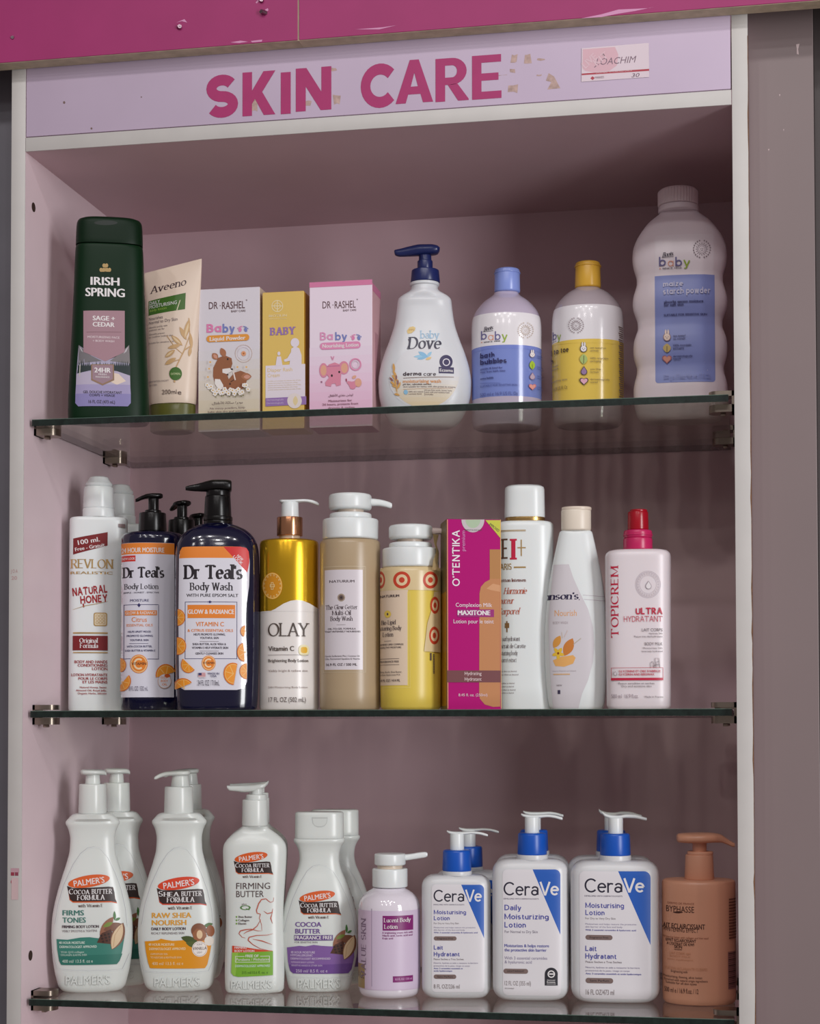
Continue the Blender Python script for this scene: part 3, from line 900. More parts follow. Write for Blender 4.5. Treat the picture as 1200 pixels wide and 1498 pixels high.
t.T('DAILY', 820, 876, 612, 19, white, rot=1); t.T('MOISTURISING', 820, 968, 634, 19, white, rot=1); t.T('body lotion', 822, 912, 652, 14, ink(150, 180, 80), rot=1)
t.T('Nourishes', 818, 892, 702, 17, greyi, rot=1); t.T('Normal to Dry Skin', 818, 972, 725, 17, greyi, rot=1)
t.fine(818, 952, (748, 764, 788, 804, 838), greyi, 9, ('Absorbs quickly with', 'prebiotic oat for', 'Clinically proven', 'for healthier looking skin', 'Suitable for sensitive skin'))
oat = ink(198, 160, 112)
t.line([(955, 985), (985, 920), (1010, 870), (1048, 845)], 6, oat); t.line([(1000, 890), (960, 855), (915, 790)], 4, oat); t.line([(1008, 872), (1040, 790), (1035, 700)], 4, oat); t.line([(985, 920), (930, 940)], 4, oat)
for q in ((1010, 810, 1038, 705, 28), (985, 745, 1022, 815, 24), (940, 790, 1000, 845, 26), (920, 860, 990, 840, 22), (905, 910, 960, 868, 24), (905, 950, 965, 912, 24), (1050, 860, 1042, 780, 18), (1035, 905, 1045, 850, 18)): t.leaf(*q, oat)
for q in ((1012, 805, 1034, 725, 12), (945, 795, 992, 838, 10), (910, 905, 950, 875, 10)): t.leaf(*q, ink(222, 196, 156))
t.E(963, 999, 34, 36, ag); t.T('OATMEAL', 936, 990, 1006, 11, ink(190, 200, 150), 'b'); t.E(957, 1041, 5, 6, oat)
t.T('DERMATOLOGIST', 818, 926, 1052, 8, greyi); t.T('TESTED', 818, 862, 1072, 8, greyi)
t.T('200ml', 890, 968, 1112, 24, ink(96, 80, 74)); t.T('e', 974, 994, 1112, 24, ink(96, 80, 74), 'b')
t.flush()

# white carton with a fawn-coloured drawing
def grad(t, x0, x1, ys, cols, slope=0.):
    for i, c in enumerate(cols):
        t.P([(x0, ys[i] ), (x1, ys[i] + slope * (x1 - x0)), (x1, ys[i + 1] + slope * (x1 - x0)), (x0, ys[i + 1])], ink(*c))
t = Thing('lotion_carton', 'white carton with an orange strip and a brown baby animal among daisies', 'carton', A2, 228, .117, Z1, 1204, rot=0)
cw = mat((218, 212, 220), .35)
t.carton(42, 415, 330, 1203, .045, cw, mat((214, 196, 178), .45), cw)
for k in range(8):
    f = k / 7; t.R(44, 720 + k * 60, 413, 782 + k * 60 if k < 7 else 1197, ink(216 - 4 * f, 211 - 14 * f, 216 - 50 * f))
def rashel(t, x0, k, y, yb):
    c = ink(92, 58, 62)
    t.T('DR', x0, x0 + 54 * k, y, 42, c); t.R(x0 + 66 * k, y - 24, x0 + 71 * k, y - 19, c); t.T('RASHEL', x0 + 80 * k, x0 + 218 * k, y, 43, c); t.T('BABY CARE', x0 + 135 * k, x0 + 222 * k, yb, 12, c)
    t.E(x0 + 228 * k, y - 55, 4, 4, c, ring=.4)
def feet(t, x, y, a, b):
    for s_, c in ((-1, a), (1, b)):
        t.E(x + 17 * s_, y + 6, 9, 13, c, tilt=-18 * s_)
        for j in range(4): t.E(x + s_ * (6 + 8 * j), y - 14 + 1.3 * j * j, 3.2, 3.8, c)
rashel(t, 107, 1, 465, 484)
pk, bl, gy = ink(222, 130, 176), ink(120, 130, 190), ink(168, 150, 190)
t.T('B\u0251', 93, 183, 608, 52, pk, 'k', w=.2); t.T('by', 190, 264, 608, 52, bl, 'k', w=.2); feet(t, 313, 584, pk, bl)
t.R(93, 626, 352, 666, ink(226, 152, 62), 20); t.T('Liquid Powder', 112, 330, 658, 23, white, 'b', bold=.04)
t.E(318, 734, 52, 54, ink(206, 176, 160), ring=.04); t.E(318, 734, 38, 40, ink(222, 206, 214), ring=.05); t.E(318, 734, 14, 15, ink(226, 160, 120)); t.E(318, 734, 6, 6, ink(180, 110, 60))
br, br2 = ink(150, 96, 66), ink(170, 112, 80)
t.P([(150, 790), (165, 760), (205, 745), (245, 762), (250, 795), (240, 825), (215, 850), (228, 890), (262, 850), (300, 838), (330, 850), (338, 895), (325, 940), (260, 968), (190, 962), (148, 930), (133, 870), (135, 820)], br)
t.leaf(160, 770, 130, 732, 38, br2); t.leaf(158, 765, 136, 738, 20, ink(206, 150, 130)); t.leaf(205, 755, 182, 700, 36, br2); t.leaf(302, 875, 366, 872, 44, br2); t.leaf(318, 876, 360, 874, 24, ink(206, 150, 130))
t.P([(190, 828), (235, 822), (250, 840), (215, 858), (190, 850)], ink(232, 226, 224)); t.E(247, 829, 7, 5, black); t.E(222, 768, 5, 6, black); t.P([(145, 888), (175, 890), (195, 925), (195, 955), (160, 945), (143, 915)], ink(236, 230, 226))
t.E(222, 862, 5, 4, black); t.line([(256, 845), (268, 895)], 8, ink(230, 214, 206)); t.E(236, 918, 5, 7, ink(80, 52, 42)); t.line([(240, 905), (262, 892)], 4, ink(80, 52, 42))
for i in range(22):
    x = 98 + i * 12; y = 965 + 14 * math.sin(i * 1.9) - (40 if i in (0, 1, 20) else 0) - (22 if i in (2, 19, 21) else 0)
    for j in range(5): t.E(x + 8 * math.cos(j * 1.257 + i), y + 8 * math.sin(j * 1.257 + i), 6, 6, ink(238, 232, 228))
    t.E(x, y, 4, 4, ink(214, 170, 60))
    t.E(x + 6, y + 20, 4, 3, ink(120, 120, 60))
for x, y in ((122, 790), (115, 830), (286, 820), (340, 820), (108, 880)): t.E(x, y, 6, 6, ink(228, 178, 110))
ar1 = ''.join(reversed('\ufe91\ufeee\ufea9\ufead\ufe93 \ufeb3\ufe8e\ufe8b\ufee0\ufe94 \ufedf\ufef8\ufec3\ufed4\ufe8e\ufedd'))
t.T(ar1, 133, 318, 1046, 14, ink(80, 60, 60), 'b'); t.T('No messy powders, keep', 120, 332, 1077, 12, ink(110, 86, 84), 'b'); t.T('baby skin dry and smooth', 108, 342, 1098, 12, ink(110, 86, 84), 'b')
t.flush('printed_front')

# yellow carton
t = Thing('cream_carton', 'narrow yellow carton with a white baby silhouette', 'carton', A2, 557, .1155, Z1, 1189, rot=0)
ye = mat((222, 188, 100), .35)
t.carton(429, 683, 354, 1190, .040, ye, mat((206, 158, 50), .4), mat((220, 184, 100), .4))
cr = ink(234, 218, 176)
t.E(521, 446, 35, 36, cr, ring=.12); t.line([(521, 414), (521, 478)], 5, cr); t.line([(490, 446), (552, 446)], 5, cr); t.E(521, 446, 20, 20, cr, ring=.2)
t.T('BIOTILIN', 470, 578, 514, 14, cr, 'b'); t.line([(470, 524), (578, 522)], 2, cr)
pu = ink(150, 116, 176)
t.T('BABY', 475, 632, 624, 46, pu, 's', w=.26, gap=.1)
wl_ = ink(226, 216, 226)
t.P([(450, 808), (690, 796), (690, 1000), (450, 1005)], wl_); t.E(628, 668, 26, 28, wl_); t.P([(606, 704), (628, 690), (654, 702), (668, 744), (668, 802), (594, 806), (600, 760)], wl_); t.P([(612, 712), (582, 762), (560, 772), (566, 784), (604, 776), (628, 748)], wl_); t.E(531, 734, 9, 12, wl_); t.P([(519, 752), (543, 751), (553, 806), (511, 808)], wl_)
t.T('Diaper Rash', 462, 612, 846, 22, ink(226, 196, 130)); t.T('Cream', 462, 536, 878, 22, ink(226, 196, 130))
for i, y in enumerate((905, 918, 931, 944, 957)): t.T('soothes and protects the delicate skin of baby', 465, 665 - (i % 2) * 20, y, 7, ink(222, 204, 170))
t.P([(450, 1004), (697, 992), (697, 1042), (450, 1054)], pu); t.E(626, 1020, 44, 46, ink(228, 216, 214)); t.leaf(630, 1050, 632, 990, 30, ink(226, 206, 160))
for y in (1020, 1040): t.T('Dermatologically', 458, 560, y, 10, ink(206, 186, 216))
t.flush('printed_front')

# pink carton
t = Thing('lotion_carton', 'white-to-pink carton with a pink top band and an elephant drawing', 'carton', A2, 905, .115, Z1, 1182, rot=0)
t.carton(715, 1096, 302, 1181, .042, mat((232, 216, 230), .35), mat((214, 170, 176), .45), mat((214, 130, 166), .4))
t.R(715.5, 303.5, 1095.5, 335, ink(210, 122, 162))
for k in range(9):
    f = k / 8; t.R(716, 700 + k * 54, 1095, 756 + k * 54 if k < 8 else 1174, ink(230 - 2 * f, 212 - 36 * f, 228 - 22 * f))
x0, z0 = t.box[0], t.box[3]
me = bm_mesh(box_bm(t.box[1], t.box[1] + .0002, .0004, t.box[2] - .0004, t.box[3] - .008, t.box[3] - .0004), 'side_band', [ink(206, 122, 158)])
t.add('side_band', me)
me = bm_mesh(box_bm(t.box[1], t.box[1] + .0002, .012, .028, .05, .10), 'side_print', [ink(188, 140, 150)]); t.add('side_print', me)
t.flush('printed_front'); rashel(t, 795, .92, 461, 479); t.flush('brand_print'); t.start(); t.layer = 14
t.T('B\u0251', 780, 858, 654, 48, ink(222, 150, 190), 'k', w=.16); t.T('by', 872, 944, 654, 48, bl, 'k', w=.16); feet(t, 998, 634, pk, bl)
t.R(780, 670, 1026, 712, ink(222, 140, 180), 21); t.T('Nourishing Lotion', 795, 1014, 700, 22, white, 'b', bold=.03)
ep, ep2 = ink(216, 136, 160), ink(222, 166, 140)
t.E(802, 836, 26, 44, ep); t.E(802, 836, 18, 32, ep2); t.E(925, 820, 30, 40, ep); t.E(928, 822, 20, 30, ep2)
t.P([(818, 830), (835, 800), (870, 788), (900, 800), (912, 840), (906, 880), (906, 925), (880, 932), (872, 915), (850, 918), (846, 934), (815, 930), (812, 910), (835, 880), (822, 860)], ep)
t.E(852, 868, 6, 8, black); t.E(897, 846, 6, 7, black); t.line([(823, 812), (900, 808)], 5, ink(186, 110, 150))
t.E(995, 800, 36, 38, ink(220, 140, 176), ring=.22); t.E(995, 800, 22, 24, ink(226, 206, 220), ring=.2); t.T('V', 846, 868, 775, 24, ink(220, 140, 176), 'b')
t.P([(950, 900), (975, 905), (990, 900), (1000, 935), (985, 950), (965, 948), (955, 925), (942, 910)], ep); t.E(1012, 910, 20, 26, ep2); t.leaf(975, 885, 1000, 868, 18, ep2); t.E(940, 895, 4, 10, ink(160, 60, 90)); t.E(790, 906, 5, 5, ink(150, 90, 120))
ar2 = ''.join(reversed('\ufedf\ufeee\ufeb7\ufee6 \ufee3\ufed0\ufeac\ufef1 \ufedf\ufef8\ufec3\ufed4\ufe8e\ufedd'))
t.T(ar2, 832, 980, 995, 12, ink(120, 80, 96), 'b'); t.T('Moisturizes for', 832, 975, 1028, 13, ink(150, 100, 120), 'b'); t.T('24 hours, protects from', 795, 1012, 1050, 13, ink(150, 100, 120), 'b'); t.T('dryness & rashes', 830, 990, 1070, 12, ink(150, 100, 120), 'b')
t.flush('printed_front')

# white pear-shaped wash with a navy pump
t = Thing('pump_bottle', 'white pear-shaped wash bottle with a navy pump, beside the pink-topped carton', 'bottle', A3, 360, .142, Z1, 1286)
t.body([(1288, 200, 525), (1280, 172, 553), (1250, 140, 588), (1190, 104, 622), (1120, 74, 645), (1060, 62, 655), (985, 58, 658), (900, 70, 648), (800, 100, 622), (700, 140, 588), (600, 170, 558), (500, 184, 542), (445, 188, 534, .55, 2.4), (432, 192, 528), (418, 205, 514, .6, 2.2), (385, 260, 462, .9, 2), (372, 274, 450, 1, 2), (352, 276, 448, 1, 2), (346, 268, 458, 1, 2), (330, 268, 458, 1, 2)],
       mat((214, 216, 220), .3, trans=.12), .52, 2.4)
navy = mat((30, 40, 92), .3)
t.cyl('collar', 245, 328, 268, 458, navy, xl1=275, xr1=452, bev=.001)
t.cyl('stem', 148, 248, 318, 406, navy, xl1=320, xr1=400)
t.cyl('stem_sleeve', 185, 246, 312, 411, navy)
t.spout('pump_head', [(456, 100, 118, 26), (440, 88, 140, 46), (400, 80, 147, 52), (330, 80, 150, 48), (260, 92, 154, 36), (200, 107, 156, 27), (170, 113, 148, 22), (163, 118, 132, 16)], navy)
t.P([(130, 960), (150, 880), (200, 800), (280, 740), (420, 720), (510, 760), (560, 840), (585, 920), (575, 1000), (530, 1070), (470, 1115), (240, 1115), (180, 1070), (140, 1010)], ink(216, 216, 220))
for k in range(7):
    f = k / 6; y0 = 930 + k * 27; y1 = y0 + 27
    def hx(y): return math.sqrt(max(0, 1 - ((y - 900) / 232) ** 2)) * 226
    t.P([(358 - hx(y0), y0), (358 + hx(y0), y0), (358 + hx(y1), y1), (358 - hx(y1), y1)], ink(216 + 4 * f, 214 - 12 * f, 214 - 44 * f))
t.P([(245, 635), (262, 612), (285, 606), (300, 615), (296, 632), (275, 650), (250, 654)], ink(224, 196, 132)); t.T('HYPO', 256, 292, 636, 12, ink(180, 140, 80), 'b')
t.T('baby', 328, 455, 684, 48, ink(160, 196, 222), 's', w=.12, gap=.06)
t.T('Dove', 246, 464, 754, 78, ink(56, 54, 74), 's', w=.16, gap=.03, shear=.12); t.line([(246, 752), (262, 715), (255, 690), (268, 676)], 6, ink(56, 54, 74), taper=True)
t.leaf(288, 802, 392, 798, 22, ink(150, 196, 222)); t.leaf(318, 770, 380, 806, 26, ink(130, 182, 216)); t.leaf(375, 802, 404, 770, 18, ink(150, 196, 222)); t.leaf(310, 818, 372, 806, 16, ink(130, 182, 216)); t.leaf(365, 822, 404, 806, 16, ink(222, 190, 130))
nv = ink(62, 56, 92)
t.E(496, 835, 42, 44, nv); t.R(450, 868, 546, 908, nv); t.E(498, 838, 24, 24, ink(222, 218, 226), ring=.25); t.R(486, 832, 510, 846, nv); t.T('Eczema', 456, 540, 898, 19, white, 'b')
t.T('derm\u0251', 220, 338, 926, 24, ink(70, 56, 62), 'k', w=.22); t.T('c\u0251re', 352, 432, 925, 24, ink(70, 56, 62), 'k', w=.12); t.line([(222, 940), (546, 934)], 3, ink(120, 90, 80))
t.T('moisturising wash', 220, 464, 972, 22, ink(222, 160, 110), 'b'); t.T('pH fair, calendula extract', 220, 402, 986, 10, ink(70, 56, 62), 'b')
t.T('And suitable for babies with skin prone to eczema', 222, 556, 1001, 10, ink(110, 90, 90)); t.E(238, 1030, 13, 15, ink(140, 186, 216)); t.line([(360, 1012), (361, 1052)], 2, greyi); t.line([(222, 1012), (540, 1006)], 2, ink(200, 160, 130))
t.fine(256, 350, (1032, 1046), ink(110, 90, 90), 9, ('100% skin natural', 'nutrients blend')); t.fine(366, 535, (1022, 1035, 1048), ink(110, 90, 90), 9, ('From first wash, leaves baby', 'skin soft and moisturised', 'everyday'))
for q in ((185, 1040, 160, 900, 10), (165, 900, 160, 845, 16), (180, 930, 155, 890, 14), (190, 960, 150, 920, 16), (170, 985, 140, 960, 14), (185, 1010, 205, 965, 14), (180, 1000, 150, 985, 12), (200, 1050, 165, 1040, 14)): t.leaf(*q, ink(214, 164, 96))
for q in ((160, 960, 135, 935, 12), (186, 985, 190, 950, 10), (176, 955, 180, 920, 10)): t.leaf(*q, ink(150, 100, 96))
t.flush()

# clear-shouldered bottles with wrap-round labels
def sunbadge(t, x, y, r, c, face_=True):
    t.E(x, y, r * .52, r * .54, c, ring=.09); t.E(x, y, r * .36, r * .38, c, ring=.08)
    for i in range(16):
        a = 2 * PI * i / 16
        t.line([(x + r * .56 * math.cos(a), y + r * .58 * math.sin(a)), (x + r * .7 * math.cos(a), y + r * .72 * math.sin(a))], r * .07, c)
    t.E(x - r * .1, y - r * .05, r * .04, r * .06, c); t.E(x + r * .1, y - r * .05, r * .04, r * .06, c); t.E(x, y + r * .06, r * .14, r * .12, c, ring=.3, a0=190, a1=350)
    for i in range(22):
        a = 2 * PI * (i + .5) / 22
        if i in (5, 16): continue
        t.E(x + r * .94 * math.cos(a), y + r * .97 * math.sin(a), r * .075, r * .085, c, ring=.55)
def bunny(t, x, y, s_, c, o):
    for k, q in ((1, o), (.82, c)):
        t.leaf(x - s_ * .35, y - s_ * .5, x - s_ * .3, y - s_ * 2, s_ * .55 * k, q); t.leaf(x + s_ * .35, y - s_ * .5, x + s_ * .3, y - s_ * 2, s_ * .55 * k, q); t.E(x, y, s_ * k, s_ * 1.05 * k, q)
    t.E(x - s_ * .35, y - s_ * .05, s_ * .1, s_ * .12, o); t.E(x + s_ * .35, y - s_ * .05, s_ * .1, s_ * .12, o); t.line([(x - s_ * .12, y + s_ * .2), (x + s_ * .12, y + s_ * .4)], s_ * .1, o); t.line([(x + s_ * .12, y + s_ * .2), (x - s_ * .12, y + s_ * .4)], s_ * .1, o)
def heart(t, x, y, s_, c, o):
    for k, q in ((1.15, o), (.9, c)):
        t.P([(x, y + s_ * k)] + [(x + s_ * k * .062 * 16 * math.sin(a) ** 3, y - s_ * k * .062 * (13 * math.cos(a) - 5 * math.cos(2 * a) - 2 * math.cos(3 * a) - math.cos(4 * a))) for a in [2 * PI * i / 24 + PI + .01 for i in range(1, 24)]], q)
def drop(t, x, y, s_, c, o):
    for k, q in ((1.12, o), (.9, c)):
        t.P([(x, y - s_ * 1.2 * k), (x + s_ * .4 * k, y - s_ * .55 * k)] + [(x + s_ * .75 * k * math.cos(a), y + s_ * .2 + s_ * .75 * k * math.sin(a)) for a in [PI * (-.15 + 1.3 * i / 14) for i in range(15)]] + [(x - s_ * .4 * k, y - s_ * .55 * k)], q)
def logo_baby(t, x0, x1, y, cap, clip_=None):
    """script word over four coloured letters"""
    cs = (ink(110, 104, 150), ink(222, 150, 120), ink(110, 104, 150), ink(150, 176, 60))
    w_ = (x1 - x0) / 4
    for i, (ch, c) in enumerate(zip('baby', cs)):
        if ch == 'a':
            r = cap * .31
            cx = x0 + w_ * (i + .45); t.E(cx, y - r, r, r * 1.0, c, ring=.24); t.R(cx + r * .76, y - 2 * r, cx + r, y, c)
        else: t.T(ch, x0 + w_ * i + 1, x0 + w_ * (i + .86), y, cap, c, 'k', w=.13)
    k = ink(56, 50, 66)
    t.T('Boots', x0 + w_ * .4, x0 + w_ * 1.75, y - cap * 1.02, cap * .48, k, 's', shear=.35, w=.18, gap=-.06, rot=6)
    t.line([(x0 + w_ * .35, y - cap * .96), (x0 + w_ * 1.8, y - cap * 1.12)], cap * .05, k)
    t.T('SINCE 1850', x0 + w_ * .45, x0 + w_ * 2.8, y + cap * .34, cap * .15, k, 'b'); heart(t, x0 + w_ * .15, y + cap * .27, cap * .07, cs[1], cs[1])
t = Thing('bubble_bath_bottle', 'round-shouldered bottle with a lilac-blue cap and a white and blue label', 'bottle', A3, 889, .165, Z1, 1244)
clr = mat((188, 176, 196), .12, coat=.6, trans=.1)
blu = mat((122, 138, 204), .2, coat=.3); lw = mat((232, 228, 232), .2, coat=.3)
t.body([(1246, 690, 1088), (1238, 674, 1104), (1200, 666, 1114), (1150, 664, 1117), (640, 663, 1116), (580, 666, 1112), (545, 674, 1104), (510, 690, 1088), (475, 716, 1060), (445, 748, 1030), (420, 785, 994), (405, 806, 974), (392, 812, 968)],
       clr, .85, 2.1, bands=[(765, 1090, blu), (556, 765, lw)])
capb = mat((136, 154, 220), .25)
t.cyl('flip_cap', 240, 392, 808, 975, capb, bev=.002, xl1=810, xr1=972)
t.cyl('cap_rim', 262, 270, 806, 977, capb, bev=.0004)
t.P([(664, 790), (700, 768), (760, 753), (889, 748), (1020, 753), (1080, 768), (1115, 790), (1115, 762), (664, 762)], mat((118, 134, 206), .2, coat=.3))
logo_baby(t, 722, 900, 695, 55)
sunbadge(t, 1008, 632, 50, ink(190, 170, 150))
pn = ink(44, 42, 90)
t.T('b\u0251th', 722, 812, 816, 33, pn, 'k', w=.2); t.T('bubbles', 722, 888, 857, 33, pn, 'k', w=.2)
t.fine(722, 880, (890, 910), ink(70, 72, 130), 12, ('gentle & kind for', 'tear free bath time'), 'b'); t.T('extra bubbly', 724, 806, 952, 13, pn, 'b'); t.line([(722, 975), (848, 972)], 2, ink(80, 90, 150))
t.T('SUITABLE FOR SENSITIVE SKIN', 722, 955, 1002, 12, ink(70, 78, 140)); t.T('500 ml e 16.9 US FL Oz', 722, 960, 1062, 22, ink(80, 88, 150))
bunny(t, 1048, 790, 17, ink(232, 226, 226), ink(150, 130, 150)); t.leaf(1048, 886, 1046, 828, 34, ink(168, 196, 60)); t.line([(1047, 884), (1047, 850)], 3, ink(90, 120, 40)); drop(t, 1048, 930, 20, ink(190, 170, 186), ink(150, 120, 150)); heart(t, 1048, 996, 20, ink(226, 160, 150), ink(206, 120, 130))
for y in (800, 812, 870, 884, 930, 944, 1000, 1014): t.T('tested on', 1076, 1112, y, 9, ink(60, 84, 150))
t.flush()

t = Thing('baby_wash_bottle', 'round-shouldered bottle with a yellow cap and a white and yellow label', 'bottle', A4, 252, .165, Z1, 1306)
yl = mat((230, 198, 88), .2, coat=.3)
t.body([(1308, 92, 412), (1298, 78, 426), (1262, 68, 436), (1200, 66, 438), (1000, 64, 439), (780, 64, 438), (720, 68, 434), (685, 78, 424), (650, 98, 402), (620, 125, 374), (600, 150, 350), (586, 178, 324), (578, 188, 316)],
       mat((178, 166, 172), .12, coat=.6, trans=.1), .85, 2.1, bands=[(874, 1185, yl), (694, 874, lw)])
capy = mat((226, 176, 62), .3)
t.cyl('flip_cap', 444, 580, 183, 319, capy, bev=.002, xl1=186, xr1=316)
t.cyl('cap_rim', 462, 469, 181, 321, capy, bev=.0004)
t.line([(205, 500), (213, 520), (205, 545)], 5, ink(236, 200, 110))
t.P([(66, 880), (120, 868), (250, 862), (380, 868), (437, 880), (437, 874), (66, 874)], yl)
t.T('b', 44, 62, 854, 42, ink(110, 104, 150), 'k', w=.13); t.T('b', 68, 88, 852, 42, ink(110, 104, 150), 'k', w=.13); t.T('y', 91, 111, 850, 42, ink(150, 176, 60), 'k', w=.13); t.T('1850', 66, 86, 866, 6, greyi)
sunbadge(t, 190, 771, 40, ink(120, 96, 100))
bk = ink(64, 50, 50)
t.T('he\u0251d to toe', 10, 153, 940, 28, bk, 'k', w=.17); t.T('w\u0251sh', 20, 76, 984, 28, bk, 'k', w=.17)
t.fine(20, 102, (1004, 1021), greyi, 9, ('skin & hair', 'gentle wash')); t.fine(40, 76, (1055,), greyi, 9, ('mild',)); t.T('SENSITIVE SKIN', 60, 145, 1083, 8, greyi); t.T('500ml e 16.9 US FL Oz', 30, 147, 1128, 18, ink(130, 110, 70))
bunny(t, 229, 893, 18, ink(232, 226, 226), bk); t.leaf(229, 975, 230, 920, 38, ink(170, 190, 110)); t.line([(229, 972), (230, 930)], 3, bk); drop(t, 231, 1010, 20, ink(150, 120, 160), bk); heart(t, 231, 1062, 20, ink(226, 170, 190), bk)
for y, a, b in ((893, 'not tested on', 'animals'), (947, '100% recyclable', 'packaging'), (1004, 'tear free', 'formula'), (1057, 'dermatologically', 'tested')):
    t.T(a, 264, 264 + 6 * len(a), y, 9, ink(110, 92, 70)); t.T(b, 264, 264 + 6 * len(b), y + 15, 9, ink(110, 92, 70))
t.flush()
for i in range(34): t.R(410 + (i % 3) * 2, 775 + i * 11, 432, 781 + i * 11, ink(120, 100, 96))
t.flush('small_print')

# big wavy powder bottle
t = Thing('powder_bottle', 'large white wavy-sided powder bottle with a blue label, at the right end', 'bottle', A4, 735, .158, Z1, 1284)
wp_ = mat((234, 222, 228), .35, trans=.1)
t.body([(1286, 560, 930), (1276, 536, 952), (1240, 515, 978), (1180, 500, 988), (1120, 497, 989), (1075, 502, 982), (1035, 509, 968), (1005, 509, 962), (975, 500, 968), (940, 490, 976), (900, 487, 978), (860, 490, 974), (825, 499, 962), (790, 508, 950), (760, 506, 950), (725, 496, 962), (690, 486, 974), (655, 482, 977), (620, 486, 972), (585, 495, 960), (555, 500, 951), (530, 500, 951), (500, 494, 960), (460, 485, 972), (420, 481, 976), (380, 484, 973), (330, 500, 956), (280, 530, 926), (235, 566, 890), (205, 600, 850), (190, 618, 830), (182, 624, 824)],
       wp_, .52, 2.5)
t.cyl('neck_ring', 152, 182, 618, 829, wp_, bev=.001)
t.cyl('screw_cap', 72, 150, 615, 827, mat((230, 214, 218), .4), bev=.0015, ribs=40)
t.cyl('cap_top', 66, 76, 625, 818, mat((230, 214, 218), .4), bev=.0014)
t.R(601, 305, 906, 1072, mat((236, 226, 232), .3), 14); t.R(600, 515, 911, 1073, ink(138, 150, 210), 16); t.R(600, 515, 911, 560, ink(138, 150, 210))
sunbadge(t, 845, 373, 46, ink(120, 100, 110)); logo_baby(t, 622, 790, 462, 46)
lt = ink(200, 200, 226)
t.T('m\u0251ize', 644, 748, 572, 28, lt, 'k', w=.2); t.T('st\u0251rch powder', 644, 888, 612, 32, lt, 'k', w=.2)
t.T('absorbs excess moisture', 648, 852, 657, 15, pn, 'b'); t.T('for soft skin', 648, 750, 672, 15, pn, 'b'); t.T('SUITABLE FOR SENSITIVE SKIN', 648, 870, 724, 12, ink(60, 60, 110), 'b')
bunny(t, 664, 833, 20, ink(236, 214, 200), ink(150, 116, 120)); t.leaf(664, 914, 664, 866, 40, ink(206, 180, 110)); t.line([(664, 914), (664, 880)], 3, bk); heart(t, 664, 946, 22, ink(226, 160, 140), ink(180, 110, 120))
for y, a, b in ((831, 'not tested', 'on animals'), (880, '100% recyclable', 'packaging'), (936, 'dermatologically', 'tested')):
    t.T(a, 696, 696 + 6.3 * len(a), y, 9, ink(60, 60, 110), 'b'); t.T(b, 696, 696 + 6.3 * len(b), y + 14, 9, ink(60, 60, 110), 'b')
t.T('500 g e 17.6oz Net wt 17.6 Oz', 646, 888, 1054, 24, ink(140, 148, 200))
t.flush()

# ------------------------------------------------------------------ goods on the middle shelf
GSTACK = 'bottles standing in pairs'
gold = mat((206, 170, 110), .3, .7); goldb = mat((226, 178, 40), .24, .8)
mar = ink(122, 32, 36)
# white bottle with maroon print, and one behind
t = Thing('lotion_bottle', 'white flat bottle with maroon printing and a stepped white cap, left end of middle shelf', 'bottle', M1, 250, .108, Z2, 1406)
t.body([(1407, 92, 408), (1402, 82, 418), (1390, 79, 421), (900, 80, 420), (330, 82, 418), (316, 84, 416), (309, 92, 408), (306, 110, 390), (305, 160, 345)], wpl, .55, 3.4)
t.cyl('cap_base', 254, 308, 161, 347, wpl, bev=.001)
t.cyl('cap', 128, 256, 163, 343, wpl, bev=.0015, xl1=168, xr1=338)
t.cyl('cap_top', 70, 130, 176, 334, wpl, bev=.004, xl1=196, xr1=316)
t.P([(108, 425), (306, 388), (305, 466), (107, 518)], mar)
t.T('100 ml.', 136, 262, 462, 26, white, 'b', rot=10.3); t.T('Free - Gratuit', 120, 290, 499, 20, white, 'b', rot=10.3)
t.T('REVLON', 92, 340, 598, 52, gold, 's', w=.16, gap=.02); t.T('REALISTIC', 92, 335, 632, 15, gold, 'b', gap=.9)
red_ = ink(158, 34, 40)
t.T('NATURAL', 106, 304, 758, 46, red_, 'k', rot=6.5, w=.2); t.T('HONEY', 150, 306, 802, 44, red_, 'k', rot=5, w=.2); t.line([(165, 800), (168, 822)], 8, red_)
t.line([(105, 836), (180, 812), (240, 802), (308, 786)], 5, gold, taper=True)
t.R(225, 852, 303, 930, gold, 12); t.R(231, 858, 297, 924, ink(222, 206, 176), 8)
for i in range(9): t.E(245 + (i % 3) * 19, 872 + (i // 3) * 19, 9, 8, gold, ring=.3)
t.R(108, 966, 306, 974, gold); t.R(108, 1080, 306, 1086, gold); t.R(106, 986, 306, 1070, mar)
t.T('Original', 143, 250, 1026, 26, white, 's', w=.17, gap=.06); t.T('Formula', 145, 250, 1056, 26, white, 's', w=.17, gap=.06)
for x0, y, q, cp in ((116, 1144, 'BODY AND HANDS', 16), (134, 1164, 'CONDITIONING', 16), (216, 1184, 'LOTION', 16), (98, 1219, 'LOTION HYDRATANTE', 15), (138, 1240, 'POUR LE CORPS', 15), (162, 1260, 'ET LES MAINS', 15)):
    t.T(q, x0, 304, y, cp, red_, 'b')
for x0, y, q in ((146, 1288, 'Natural Honey, Sweet'), (124, 1306, 'Almond Oil, Royal Jelly,'), (134, 1323, 'Organic Herbs, Silicone')): t.T(q, x0, 300, y, 10, red_, 'b')
t.R(366, 340, 404, 360, ink(150, 130, 130))
t.flush()
t.copy_to('white bottle with a stepped white cap, half hidden behind the maroon-printed bottle', 'maroon-printed white bottles', M1, 374, .172, 1406)

